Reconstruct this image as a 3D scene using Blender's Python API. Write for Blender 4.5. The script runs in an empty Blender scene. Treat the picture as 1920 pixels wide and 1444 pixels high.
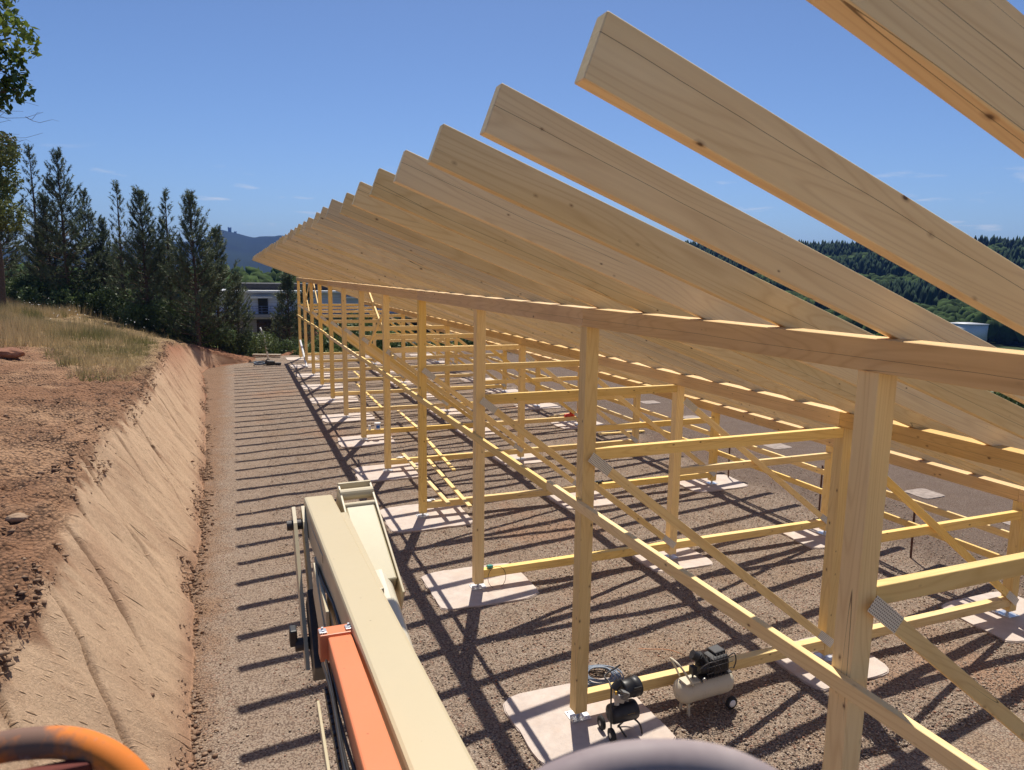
import bpy, bmesh, math, random
import numpy as np
from mathutils import Matrix, Vector, Euler
R_ = math.radians
rnd = random.Random(7); rg = np.random.default_rng(7)
S = bpy.context.scene; C = S.collection

# ---------------------------------------------------------------- camera
cam = bpy.data.cameras.new('camera'); co = bpy.data.objects.new('camera', cam); C.objects.link(co)
cR = Vector((0.93148, -0.36354, 0.01381)); cU = Vector((0.04338, 0.14869, 0.98793)); cF = Vector((0.36120, 0.91964, -0.15427))
m = Matrix((cR, cU, -cF)).transposed().to_4x4(); m.translation = Vector((0, 0, 5.5775))
co.matrix_world = m
cam.sensor_width = 36; cam.lens = 36 * 1324.49 / 1920; cam.clip_start = 0.05; cam.clip_end = 20000
cam.dof.use_dof = True; cam.dof.focus_distance = 9.0; cam.dof.aperture_fstop = 8.0
S.camera = co
# ---------------------------------------------------------------- light
SUN_EL = R_(61.4); SUN_AZ = R_(22.6)
w = bpy.data.worlds.new('World'); S.world = w; w.use_nodes = True
nt = w.node_tree; bgn = nt.nodes['Background']
sky = nt.nodes.new('ShaderNodeTexSky'); sky.sky_type = 'NISHITA'; sky.sun_disc = False
sky.sun_elevation = SUN_EL; sky.sun_rotation = SUN_AZ; sky.altitude = 300; sky.air_density = 1.0; sky.dust_density = 1.3; sky.ozone_density = 3.5
bgn.inputs['Strength'].default_value = 0.071
# thin far cloud wisps low over the hills
tc = nt.nodes.new('ShaderNodeTexCoord'); sx = nt.nodes.new('ShaderNodeSeparateXYZ'); nt.links.new(tc.outputs['Generated'], sx.inputs[0])
mp = nt.nodes.new('ShaderNodeMapping'); mp.inputs['Scale'].default_value = (5, 5, 30); nt.links.new(tc.outputs['Generated'], mp.inputs[0])
cn = nt.nodes.new('ShaderNodeTexNoise'); cn.inputs['Scale'].default_value = 2.3; cn.inputs['Detail'].default_value = 6; nt.links.new(mp.outputs[0], cn.inputs['Vector'])
cr = nt.nodes.new('ShaderNodeMapRange'); cr.inputs[1].default_value = 0.60; cr.inputs[2].default_value = 0.72; nt.links.new(cn.outputs[0], cr.inputs[0])
b1 = nt.nodes.new('ShaderNodeMapRange'); b1.inputs[1].default_value = 0.15; b1.inputs[2].default_value = 0.10; nt.links.new(sx.outputs[2], b1.inputs[0])
b2 = nt.nodes.new('ShaderNodeMapRange'); b2.inputs[1].default_value = 0.035; b2.inputs[2].default_value = 0.06; nt.links.new(sx.outputs[2], b2.inputs[0])
mu = nt.nodes.new('ShaderNodeMath'); mu.operation = 'MULTIPLY'; nt.links.new(b1.outputs[0], mu.inputs[0]); nt.links.new(b2.outputs[0], mu.inputs[1])
mu2 = nt.nodes.new('ShaderNodeMath'); mu2.operation = 'MULTIPLY'; nt.links.new(mu.outputs[0], mu2.inputs[0]); nt.links.new(cr.outputs[0], mu2.inputs[1])
mu3 = nt.nodes.new('ShaderNodeMath'); mu3.operation = 'MULTIPLY'; nt.links.new(mu2.outputs[0], mu3.inputs[0]); mu3.inputs[1].default_value = 0.6
mx = nt.nodes.new('ShaderNodeMix'); mx.data_type = 'RGBA'; nt.links.new(mu3.outputs[0], mx.inputs[0]); tint = nt.nodes.new('ShaderNodeMix'); tint.data_type = 'RGBA'; tint.blend_type = 'MULTIPLY'; tint.inputs[0].default_value = 1; tint.inputs[7].default_value = (.67, .82, 1.06, 1); nt.links.new(sky.outputs[0], tint.inputs[6]); pale = nt.nodes.new('ShaderNodeMapRange'); [setattr(pale.inputs[i_], 'default_value', v_) for i_, v_ in ((1, .60), (2, .02), (3, .84), (4, 1.32))]; nt.links.new(sx.outputs[2], pale.inputs[0])
vs = nt.nodes.new('ShaderNodeVectorMath'); vs.operation = 'SCALE'; nt.links.new(tint.outputs[2], vs.inputs[0]); nt.links.new(pale.outputs[0], vs.inputs['Scale']); nt.links.new(vs.outputs[0], mx.inputs[6]); mx.inputs[7].default_value = (9, 9.2, 9.6, 1)
nt.links.new(mx.outputs[2], bgn.inputs['Color'])
sl = bpy.data.lights.new('sun', 'SUN'); sl.energy = 4.8; sl.angle = R_(0.5); sl.color = (1.0, 0.93, 0.82)
so = bpy.data.objects.new('sun', sl); C.objects.link(so)
sd = Vector((math.sin(SUN_AZ) * math.cos(SUN_EL), math.cos(SUN_AZ) * math.cos(SUN_EL), math.sin(SUN_EL)))
so.rotation_euler = sd.to_track_quat('Z', 'Y').to_euler(); so.location = (0, 0, 30)
S.view_settings.view_transform = 'Standard'; S.view_settings.look = 'None'; S.view_settings.exposure = 0.30; S.view_settings.gamma = 1
S.view_settings.use_curve_mapping = False
S.cycles.max_bounces = 8; S.cycles.diffuse_bounces = 6; S.cycles.transparent_max_bounces = 8

# ---------------------------------------------------------------- material helpers
class NT:
    def __init__(s, name):
        s.m = bpy.data.materials.new(name); s.m.use_nodes = True; s.t = s.m.node_tree
        s.b = s.t.nodes['Principled BSDF']; s.out = s.t.nodes['Material Output']
    def n(s, typ, **kw):
        x = s.t.nodes.new('ShaderNode' + typ)
        for k, v in kw.items():
            if k.startswith('i_'):
                k = k[2:]; x.inputs[int(k) if k.isdigit() else k.replace('_', ' ')].default_value = v
            else: setattr(x, k, v)
        return x
    def l(s, a, b): s.t.links.new(a, b)
    def val(s, x, sock):
        if isinstance(x, (int, float)): sock.default_value = x
        elif isinstance(x, tuple): sock.default_value = x if len(x) == 4 or sock.type == 'VECTOR' else x + (1,)
        else: s.l(x, sock)
    def math(s, op, a, b=0.0, c=None):
        x = s.n('Math', operation=op); s.val(a, x.inputs[0]); s.val(b, x.inputs[1])
        if c is not None: s.val(c, x.inputs[2])
        return x.outputs[0]
    def mr(s, a, lo, hi, o0=0.0, o1=1.0):
        x = s.n('MapRange'); s.val(a, x.inputs[0])
        for i, v in zip((1, 2, 3, 4), (lo, hi, o0, o1)): x.inputs[i].default_value = v
        return x.outputs[0]
    def mix(s, f, a, b, mode='MIX'):
        x = s.n('Mix', data_type='RGBA', blend_type=mode); s.val(f, x.inputs[0]); s.val(a, x.inputs[6]); s.val(b, x.inputs[7]); return x.outputs[2]
    def noise(s, v, scale, det=3, rough=.55):
        x = s.n('TexNoise'); x.inputs['Scale'].default_value = scale; x.inputs['Detail'].default_value = det; x.inputs['Roughness'].default_value = rough
        if v is not None: s.l(v, x.inputs['Vector'])
        return x.outputs[0]
    def vor(s, v, scale, feat='F1'):
        x = s.n('TexVoronoi', feature=feat); x.inputs['Scale'].default_value = scale
        if v is not None: s.l(v, x.inputs['Vector'])
        return x
    def coord(s, kind='Object', scale=None, rand=False):
        o = s.n('TexCoord').outputs[kind]
        if rand:
            oi = s.n('ObjectInfo'); a = s.n('VectorMath', operation='ADD')
            cb = s.n('CombineXYZ'); r = s.math('MULTIPLY', oi.outputs['Random'], 57.0)
            for i in range(3): s.l(r, cb.inputs[i])
            s.l(o, a.inputs[0]); s.l(cb.outputs[0], a.inputs[1]); o = a.outputs[0]
        if scale:
            a = s.n('VectorMath', operation='MULTIPLY'); s.l(o, a.inputs[0]); a.inputs[1].default_value = scale; o = a.outputs[0]
        return o
    def bump(s, h, strength, dist=.01):
        x = s.n('Bump'); x.inputs['Strength'].default_value = strength; x.inputs['Distance'].default_value = dist
        s.l(h, x.inputs['Height']); s.l(x.outputs[0], s.b.inputs['Normal'])
    def fin(s, col, rough=.7, metal=0, spec=None):
        s.val(col, s.b.inputs['Base Color']); s.val(rough, s.b.inputs['Roughness']); s.b.inputs['Metallic'].default_value = metal
        if spec is not None: s.b.inputs['Specular IOR Level'].default_value = spec
        return s.m

def wood_mat(name, c1, c2, weather=0.0, split=False):
    g = NT(name)
    v = g.coord(rand=True)
    def sc(t):
        a = g.n('VectorMath', operation='MULTIPLY'); g.l(v, a.inputs[0]); a.inputs[1].default_value = t; return a.outputs[0]
    grain = g.noise(sc((1.0, 26, 26)), 1, 4, .6)
    broad = g.noise(sc((.5, 2.5, 2.5)), 1, 3)
    base = g.mix(g.mr(broad, .3, .7), c1, c2)
    base = g.mix(g.math('MULTIPLY', g.mr(grain, .38, .68), .28), base, tuple(x * y for x, y in zip(c1, (.72, .62, .5))))
    # plain-sawn growth rings
    rn = g.noise(sc((.28, 3.2, 3.2)), 1, 1)
    fr = g.math('FRACT', g.math('MULTIPLY', rn, 22.0))
    ring = g.mr(g.math('ABSOLUTE', g.math('SUBTRACT', fr, .5)), .5, .28)
    ring = g.math('MULTIPLY', g.math('SUBTRACT', 1.0, ring), .24)
    base = g.mix(ring, base, tuple(x * y for x, y in zip(c1, (.62, .47, .32))))
    # knots
    vk = g.vor(sc((5, 8.5, 8.5)), 1)
    sel = g.n('SeparateColor'); g.l(vk.outputs['Color'], sel.inputs[0])
    pick = g.math('GREATER_THAN', sel.outputs[0], .35); kd = g.math('DIVIDE', vk.outputs['Distance'], g.math('ADD', .35, g.math('MULTIPLY', sel.outputs[1], .95)))
    kd = g.math('ADD', kd, g.math('MULTIPLY', g.math('SUBTRACT', g.noise(sc((40, 40, 40)), 1, 2), .5), .05))
    halo = g.math('MULTIPLY', g.mr(kd, .16, .07), pick)
    core = g.math('MULTIPLY', g.mr(kd, .085, .04), pick)
    base = g.mix(g.math('MULTIPLY', halo, .5), base, (.33, .17, .07))
    base = g.mix(g.math('MULTIPLY', core, .85), base, (.085, .04, .02))
    # drying cracks
    cn_ = g.noise(sc((.13, 4.6, 4.6)), 1, 1, .3)
    cr_ = g.mr(g.math('ABSOLUTE', g.math('SUBTRACT', cn_, .5)), .0016, .0006)
    msk = g.mr(g.noise(sc((.7, 1.5, 1.5)), 1, 1), .47, .55)
    cr_ = g.math('MULTIPLY', cr_, msk)
    base = g.mix(g.math('MULTIPLY', cr_, .8), base, (.09, .045, .02))
    raw = g.n('SeparateXYZ'); g.l(g.coord(), raw.inputs[0]); rr_ = g.n('ObjectInfo').outputs['Random']
    if split:
        z0 = g.math('MULTIPLY', g.math('SUBTRACT', rr_, .62), .11); wob = g.math('MULTIPLY', g.math('SUBTRACT', g.noise(sc((.8, .01, .01)), 1, 4, .5), .5), .035)
        ln_ = g.mr(g.math('ABSOLUTE', g.math('SUBTRACT', raw.outputs[2], g.math('ADD', z0, wob))), .0016, .0007); ln_ = g.math('MULTIPLY', ln_, g.mr(g.noise(sc((.45, .01, .01)), 1, 2), .40, .46))
        cr_ = g.math('MAXIMUM', cr_, ln_)
        base = g.mix(g.math('MULTIPLY', ln_, .8), base, (.09, .045, .02))
    nx = g.n('SeparateXYZ'); g.l(g.n('TexCoord').outputs['Normal'], nx.inputs[0]); endg = g.math('GREATER_THAN', g.math('ABSOLUTE', nx.outputs[0]), .9)
    base = g.mix(g.math('MULTIPLY', endg, .75), base, g.mix(g.noise(sc((90, 90, 90)), 1, 3), (.42, .33, .15), (.62, .50, .26)))
    # dirt smudges
    dn = g.noise(sc((1.3, 4, 4)), 1, 5, .7)
    base = g.mix(g.math('MULTIPLY', g.mr(dn, .66, .80), .22 + weather), base, (.20, .13, .08))
    oi = g.n('ObjectInfo')
    hs = g.n('HueSaturation'); g.l(base, hs.inputs['Color'])
    g.l(g.mr(oi.outputs['Random'], 0, 1, .84, 1.07), hs.inputs['Value']); g.l(g.mr(g.math('FRACT', g.math('MULTIPLY', oi.outputs['Random'], 7.3)), 0, 1, .88, 1.12), hs.inputs['Saturation'])
    g.bump(g.math('SUBTRACT', grain, g.math('MULTIPLY', cr_, 1.5)), .35, .004)
    return g.fin(hs.outputs[0], .62, 0, .3)

WOOD = wood_mat('spruce_timber', (.91, .645, .245), (.95, .72, .33))
WOODR = wood_mat('rafter_timber', (.88, .66, .33), (.93, .73, .42), 0, True)
WOODP = wood_mat('purlin_timber', (.74, .48, .20), (.82, .56, .25), .22, True)
WOODO = wood_mat('weathered_board', (.45, .36, .27), (.52, .43, .33), .2)

def metal_mat():
    g = NT('galvanised_steel'); n = g.noise(g.coord(), 30, 3)
    return g.fin(g.mix(n, (.55, .56, .58), (.75, .76, .78)), .38, .85)
GALV = metal_mat()
def plate_mat():
    g = NT('perforated_plate'); o = g.coord(); s_ = g.n('SeparateXYZ'); g.l(o, s_.inputs[0])
    row = g.math('MULTIPLY', s_.outputs[2], 50.0); odd = g.math('MULTIPLY', g.math('MODULO', g.math('FLOOR', g.math('ADD', row, 100)), 2.0), .5)
    fx = g.math('SUBTRACT', g.math('FRACT', g.math('ADD', g.math('ADD', g.math('MULTIPLY', s_.outputs[0], 50.0), 100), odd)), .5)
    fz = g.math('SUBTRACT', g.math('FRACT', g.math('ADD', row, 100)), .5)
    d = g.math('SQRT', g.math('ADD', g.math('MULTIPLY', fx, fx), g.math('MULTIPLY', fz, fz)))
    hole = g.mr(d, .30, .26)
    return g.fin(g.mix(hole, (.74, .71, .62), (.14, .11, .08)), .55, .1)
PLATE = plate_mat()

def gravel_mat(name, sand=False):
    g = NT(name); o = g.coord()
    v1 = g.vor(o, 38); v2 = g.vor(o, 80)
    col = g.n('SeparateColor'); g.l(v1.outputs['Color'], col.inputs[0])
    c = g.mix(col.outputs[0], (.28, .218, .17), (.51, .43, .35))
    c = g.mix(g.mr(col.outputs[1], .8, .95), c, (.36, .22, .165))
    c = g.mix(g.mr(g.noise(o, 9, 4), .42, .7), c, (.40, .318, .245))
    big = g.noise(o, .55, 5, .6)
    c = g.mix(g.mr(big, .55, .72), c, (.40, .29, .20))
    c = g.mix(g.math('MULTIPLY', g.mr(g.noise(o, .23, 3), .58, .66), .6), c, (.46, .28, .18))
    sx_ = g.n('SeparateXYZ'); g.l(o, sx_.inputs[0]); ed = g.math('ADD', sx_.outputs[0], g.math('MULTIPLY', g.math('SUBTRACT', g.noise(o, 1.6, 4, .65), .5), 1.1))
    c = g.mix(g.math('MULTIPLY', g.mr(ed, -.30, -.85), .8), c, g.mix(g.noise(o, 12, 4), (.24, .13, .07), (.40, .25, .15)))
    fine_ = g.math('MULTIPLY', g.mr(ed, 1.1, .3), g.mr(ed, -.45, -.05)); c = g.mix(g.math('MULTIPLY', fine_, .70), c, (.33, .262, .205))
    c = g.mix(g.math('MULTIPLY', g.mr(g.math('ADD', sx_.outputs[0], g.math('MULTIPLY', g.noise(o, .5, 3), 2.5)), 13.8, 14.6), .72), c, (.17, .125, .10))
    c = g.mix(g.math('MULTIPLY', g.mr(g.noise(o, 2.6, 6, .75), .40, .62), .45), g.mix(1.0, c, (.74, .70, .66), 'MULTIPLY'), c)
    gap_shade = g.mr(v1.outputs['Distance'], .45, .72)
    c = g.mix(g.math('MULTIPLY', gap_shade, .75), c, (.10, .065, .05))  # self-shadow between the stones, painted as dark crevices in the colour
    h = g.math('ADD', g.math('SUBTRACT', 1.0, v1.outputs['Distance']), g.math('MULTIPLY', g.math('SUBTRACT', 1.0, v2.outputs['Distance']), .4))
    h = g.math('ADD', h, g.math('MULTIPLY', col.outputs[2], .6))
    tw = g.n('CombineXYZ'); g.l(sx_.outputs[0], tw.inputs[0]); g.l(g.math('MULTIPLY', sx_.outputs[1], 1.0), tw.inputs[1])
    tread = g.math('SINE', g.math('ADD', g.math('MULTIPLY', sx_.outputs[1], 62.0), g.math('MULTIPLY', g.noise(o, 1.1, 3), 16.0))); tread = g.math('MULTIPLY', tread, g.math('MULTIPLY', fine_, g.mr(g.noise(o, .7, 3), .45, .65, 0, .42)))
    h = g.math('ADD', g.math('MULTIPLY', h, g.math('SUBTRACT', 1.0, g.math('MULTIPLY', fine_, .55))), tread); g.bump(h, .9, .017)
    return g.fin(c, .9, 0, .15)
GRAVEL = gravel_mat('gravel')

def attr_mat(name, rough=.9, bump=None, spec=.15, subtle=None, trans=0):
    """colour from a mesh colour attribute 'col' mixed with fine noise"""
    g = NT(name); a = g.n('VertexColor', layer_name='col'); o = g.coord()
    c = a.outputs[0]
    if subtle:
        c = g.mix(g.mr(g.noise(o, subtle, 5, .65), .3, .7), g.mix(1.0, c, (.72, .70, .68), 'MULTIPLY'), g.mix(1.0, c, (1.22, 1.2, 1.18), 'MULTIPLY'))
    if bump:
        n = g.noise(o, bump[0], 6, .7); g.bump(n, bump[1], bump[2])
    m_ = g.fin(c, rough, 0, spec)
    if trans:
        tr = g.n('BsdfTranslucent'); g.l(c, tr.inputs[0]); ms = g.n('MixShader'); ms.inputs[0].default_value = trans
        g.l(g.b.outputs[0], ms.inputs[1]); g.l(tr.outputs[0], ms.inputs[2]); g.l(ms.outputs[0], g.out.inputs[0])
    return m_
STONE = attr_mat('loose_stone', bump=(40, .5, .01), subtle=30)
SOIL = attr_mat('cut_soil', bump=(14, .8, .03), subtle=9)
def bank_mat():
    g = NT('cut_bank'); c = g.n('VertexColor', layer_name='col').outputs[0]; st = g.n('VertexColor', layer_name='st'); o = g.coord()
    s_ = g.n('SeparateColor'); g.l(st.outputs[0], s_.inputs[0]); q_, d_, sl_ = s_.outputs
    def v(a, b_):
        x = g.n('CombineXYZ'); g.l(g.math('MULTIPLY', q_, a), x.inputs[0]); g.l(g.math('MULTIPLY', d_, b_), x.inputs[1]); return x.outputs[0]
    c = g.mix(g.mr(g.noise(o, 22, 6, .7), .3, .7), g.mix(1.0, c, (.80, .78, .76), 'MULTIPLY'), g.mix(1.0, c, (1.16, 1.15, 1.13), 'MULTIPLY'))
    streak = g.noise(v(10, 2.6), 1, 5, .6); c = g.mix(g.math('MULTIPLY', g.mr(streak, .55, .75), g.math('MULTIPLY', sl_, .16)), c, (.34, .215, .13))
    cn_ = g.noise(v(5.5, .55), 1, 1, .4); ln = g.mr(g.math('ABSOLUTE', g.math('SUBTRACT', cn_, .5)), .012, .004); mk = g.mr(g.noise(v(2.2, 2.2), 1, 2), .57, .62)
    ln = g.math('MULTIPLY', g.math('MULTIPLY', ln, mk), sl_); c = g.mix(g.math('MULTIPLY', ln, .8), c, (.13, .075, .045))
    pv = g.vor(v(17, 8), 1); pk = g.n('SeparateColor'); g.l(pv.outputs['Color'], pk.inputs[0]); cl = g.mr(g.noise(v(1.3, 1.3), 1, 4), .46, .60)
    pit = g.math('MULTIPLY', g.math('MULTIPLY', g.mr(pv.outputs['Distance'], .26, .14), g.math('GREATER_THAN', pk.outputs[0], .45)), g.math('MULTIPLY', cl, sl_))
    c = g.mix(g.math('MULTIPLY', pit, .7), c, (.17, .10, .06))
    clod = g.vor(o, 20); top_ = g.math('SUBTRACT', 1.0, sl_)
    c = g.mix(g.math('MULTIPLY', g.mr(clod.outputs['Distance'], .35, .65), g.math('MULTIPLY', top_, g.mr(g.noise(o, 1.3, 4), .42, .62))), c, (.10, .06, .04))
    h = g.math('ADD', g.math('MULTIPLY', streak, .45), g.math('MULTIPLY', g.noise(o, 45, 6, .75), .9)); h = g.math('SUBTRACT', h, g.math('MULTIPLY', g.math('ADD', ln, pit), 1.4))
    h = g.math('SUBTRACT', h, g.math('MULTIPLY', clod.outputs['Distance'], g.math('MULTIPLY', top_, 1.8)))
    g.bump(h, .9, .03); return g.fin(c, .92, 0, .1)
BANK = bank_mat()
LEAF = attr_mat('foliage', rough=.55, trans=.25, spec=.25)
NEEDLE = attr_mat('pine_needles', rough=.6, trans=.12, spec=.2)
GRASS = attr_mat('dry_grass', rough=.7, trans=.3, spec=.15)
FARF = attr_mat('far_woodland', rough=.9, subtle=.4, spec=.05)
def plain(name, c, rough=.5, metal=0, n=0.12, scale=6, spec=.5, bump=0):
    g = NT(name); f = g.noise(g.coord(), scale, 5, .6)
    a = tuple(x * (1 - n) for x in c); b = tuple(min(1, x * (1 + n)) for x in c)
    if bump: g.bump(g.noise(g.coord(), scale * 6, 4), bump, .01)
    return g.fin(g.mix(g.mr(f, .3, .7), a, b), rough, metal, spec)
BARK = plain('bark', (.13, .095, .07), .9, 0, .35, 9, .1, .6)
CREAM = None
def paint(name, c, chip=(.25, .2, .13), amt=.70, rough=.38):
    g = NT(name); o = g.coord()
    n = g.noise(o, 3, 5, .6); c_ = g.mix(g.mr(n, .3, .75), c, tuple(x * .93 for x in c))
    sp = g.vor(o, 16); s_ = g.n('SeparateColor'); g.l(sp.outputs['Color'], s_.inputs[0])
    dot = g.math('MULTIPLY', g.mr(sp.outputs['Distance'], .09, .05), g.math('GREATER_THAN', s_.outputs[0], .72))
    c_ = g.mix(g.math('MULTIPLY', dot, .75), c_, chip)
    sm = g.noise(o, 7, 6, .75); c_ = g.mix(g.math('MULTIPLY', g.mr(sm, amt - .05, amt + .08), .45), c_, chip)
    return g.fin(c_, g.mr(n, .3, .7, rough, rough + .15), 0, .4)
CREAM = paint('cream_paint', (.54, .455, .295)); ORANGE = paint('orange_paint', (.70, .225, .10), (.35, .12, .06))
def rim_mat():
    g = NT('worn_rim_paint'); o = g.coord(); n = g.noise(o, 9, 5, .6); n2 = g.noise(o, 30, 4)
    c = g.mix(g.mr(n, .36, .46), (.20, .12, .09), (.66, .20, .04)); c = g.mix(g.mr(n2, .55, .7), c, (.33, .29, .30))
    return g.fin(c, g.mr(n, .45, .55, .7, .8), 0, .15)
RIM = rim_mat()
def rim2_mat():
    g = NT('worn_steel_rim'); o = g.coord(); n = g.noise(o, 14, 4)
    return g.fin(g.mix(g.mr(n, .35, .7), (.25, .20, .205), (.36, .30, .29)), .6, 0, .25)
RIM2 = rim2_mat()
DARKRED = plain('dark_red_floor', (.13, .02, .012), .8)
BLACK = plain('black_plastic', (.022, .022, .024), .45, 0, .3, 12)
DARK = plain('dark_steel', (.05, .045, .045), .5, .3, .3)
RUST = plain('rusty_rebar', (.10, .045, .03), .9, 0, .3, 20)
TANK = paint('cream_tank', (.62, .56, .42), (.3, .2, .12), .62)
RUBBER = plain('rubber', (.02, .02, .02), .8)
HOSE = plain('hose', (.16, .20, .26), .45)
BLUE = plain('blue_tarp', (.02, .13, .42), .5)
WHITE = plain('white_plastic', (.75, .75, .75), .4)
RED = plain('red_plastic', (.6, .04, .03), .4)
TEAL = plain('teal_plastic', (.05, .30, .25), .4)
YEL = plain('yellow_mark', (.65, .38, .03), .5)
SILV = plain('cast_aluminium', (.45, .45, .44), .4, .7, .2, 30)
def conc():
    g = NT('footing_concrete'); o = g.coord(rand=True); n = g.noise(o, 5, 6, .7); n2 = g.noise(o, 40, 3)
    c = g.mix(g.mr(n, .35, .7), (.50, .42, .365), (.62, .535, .47)); c = g.mix(g.math('MULTIPLY', g.mr(n2, .62, .7), .5), c, (.35, .28, .24))
    c = g.mix(g.math('MULTIPLY', g.mr(g.noise(o, 2.2, 3), .55, .7), .5), c, (.55, .42, .33))
    g.bump(n2, .4, .01); return g.fin(c, .85, 0, .2)
CONC = conc()
DIRTY = plain('dirty_concrete', (.34, .28, .24), .9, 0, .3, 6, .1)

# ---------------------------------------------------------------- object helpers
def link(o, parent=None):
    C.objects.link(o)
    if parent is not None: o.parent = parent
    return o
def tag(o, label=None, cat=None, group=None, kind=None):
    if label: o['label'] = label
    if cat: o['category'] = cat
    if group: o['group'] = group
    if kind: o['kind'] = kind
    return o
def empty(name, loc=(0, 0, 0)):
    o = bpy.data.objects.new(name, None); o.location = loc; o.empty_display_size = .2; C.objects.link(o); return o
def npmesh(name, V, F, mat, col=None, smooth=False, parent=None, loc=(0, 0, 0)):
    """V (n,3), F (m,k) arrays -> one object; col (n,3) per vertex"""
    me = bpy.data.meshes.new(name); V = np.asarray(V, np.float32); F = np.asarray(F, np.int32); k = F.shape[1]
    me.vertices.add(len(V)); me.vertices.foreach_set('co', V.ravel())
    me.loops.add(F.size); me.loops.foreach_set('vertex_index', F.ravel())
    me.polygons.add(len(F)); me.polygons.foreach_set('loop_start', np.arange(0, F.size, k, dtype=np.int32)); me.polygons.foreach_set('loop_total', np.full(len(F), k, np.int32))
    if smooth: me.polygons.foreach_set('use_smooth', np.ones(len(F), bool))
    me.update(calc_edges=True)
    if col is not None:
        a = me.color_attributes.new('col', 'FLOAT_COLOR', 'POINT'); c4 = np.ones((len(V), 4), np.float32); c4[:, :3] = col; a.data.foreach_set('color', c4.ravel())
    me.materials.append(mat); o = bpy.data.objects.new(name, me); o.location = loc
    return link(o, parent)
class MB:
    def __init__(s): s.b = bmesh.new(); s.mi = 0
    def box(s, c, d, rot=None, bev=0):
        r = bmesh.ops.create_cube(s.b, size=1); M = Matrix.LocRotScale(Vector(c), rot or Euler((0, 0, 0)), Vector(d))
        bmesh.ops.transform(s.b, matrix=M, verts=r['verts'])
        if bev:
            es = list({e for v in r['verts'] for e in v.link_edges}); bmesh.ops.bevel(s.b, geom=es, offset=bev, segments=2, affect='EDGES', profile=.5)
        return s
    def cyl(s, a, b, r1, r2=None, seg=16, cap=True):
        a = Vector(a); b = Vector(b); r2 = r1 if r2 is None else r2; d = b - a
        M = Matrix.Translation((a + b) / 2) @ d.to_track_quat('Z', 'Y').to_matrix().to_4x4()
        bmesh.ops.create_cone(s.b, cap_ends=cap, segments=seg, radius1=r1, radius2=r2, depth=d.length, matrix=M); return s
    def tube(s, pts, r, seg=8, closed=False):
        P = [Vector(p) for p in pts]; n = len(P); rings = []; up = Vector((0, 0, 1)); pn = None
        for i, p in enumerate(P):
            t = (P[(i + 1) % n] - P[i - 1]) if closed else (P[min(i + 1, n - 1)] - P[max(i - 1, 0)])
            t.normalize()
            if pn is None:
                pn = t.cross(up); pn = t.cross(Vector((1, 0, 0))) if pn.length < .1 else pn; pn.normalize()
            pn = (pn - t * pn.dot(t)).normalized(); bn = t.cross(pn)
            rr = r[i] if isinstance(r, (list, tuple)) else r
            rings.append([s.b.verts.new(p + (pn * math.cos(a) + bn * math.sin(a)) * rr) for a in [2 * math.pi * k / seg for k in range(seg)]])
        for i in range(n if closed else n - 1):
            A, B = rings[i], rings[(i + 1) % n]
            for k in range(seg): 
                f = s.b.faces.new((A[k], A[(k + 1) % seg], B[(k + 1) % seg], B[k])); f.smooth = True
        if not closed:
            s.b.faces.new(rings[0][::-1]); s.b.faces.new(rings[-1])
        return s
    def lathe(s, a, b, prof, seg=24):
        """prof: list of (t along a->b, radius)"""
        a = Vector(a); b = Vector(b); d = b - a; q = d.to_track_quat('Z', 'Y'); rings = []
        for t, r in prof:
            rings.append([s.b.verts.new(a + d * t + q @ Vector((r * math.cos(2 * math.pi * k / seg), r * math.sin(2 * math.pi * k / seg), 0))) for k in range(seg)])
        for A, B in zip(rings, rings[1:]):
            for k in range(seg): f = s.b.faces.new((A[k], A[(k + 1) % seg], B[(k + 1) % seg], B[k])); f.smooth = True
        s.b.faces.new(rings[0][::-1]); s.b.faces.new(rings[-1]); return s
    def prism(s, poly, z0, z1):
        lo = [s.b.verts.new((x, y, z0)) for x, y in poly]; hi = [s.b.verts.new((x, y, z1)) for x, y in poly]; n = len(poly)
        s.b.faces.new(lo[::-1]); s.b.faces.new(hi)
        for i in range(n): s.b.faces.new((lo[i], lo[(i + 1) % n], hi[(i + 1) % n], hi[i]))
        return s
    def build(s, name, mat, parent=None, loc=(0, 0, 0), rot=None, smooth_ang=None):
        bmesh.ops.recalc_face_normals(s.b, faces=s.b.faces[:])
        me = bpy.data.meshes.new(name); s.b.to_mesh(me); s.b.free(); me.materials.append(mat)
        o = bpy.data.objects.new(name, me); o.location = loc
        if rot: o.rotation_euler = rot
        return link(o, parent)
mesh_cache = {}
def beam(name, p0, p1, wd, ht, parent, mat=WOOD, up=(0, 0, 1), label=None):
    """rectangular timber from p0 to p1 (centre line); local X is along the grain"""
    p0 = Vector(p0); p1 = Vector(p1); L = (p1 - p0).length; key = (round(L, 3), wd, ht, mat.name)
    if key not in mesh_cache:
        b = MB(); b.box((0, 0, 0), (L, wd, ht)); bmesh.ops.bevel(b.b, geom=b.b.edges[:], offset=.004, segments=1, affect='EDGES')
        me = bpy.data.meshes.new(name); b.b.to_mesh(me); b.b.free(); me.materials.append(mat); mesh_cache[key] = me
    o = bpy.data.objects.new(name, mesh_cache[key]); x = (p1 - p0).normalized(); u = Vector(up); y = u.cross(x).normalized(); z = x.cross(y)
    M = Matrix((x, y, z)).transposed().to_4x4(); M.translation = (p0 + p1) / 2; o.matrix_world = M
    link(o); o.parent = parent
    if label: o['label'] = label
    return o
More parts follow.
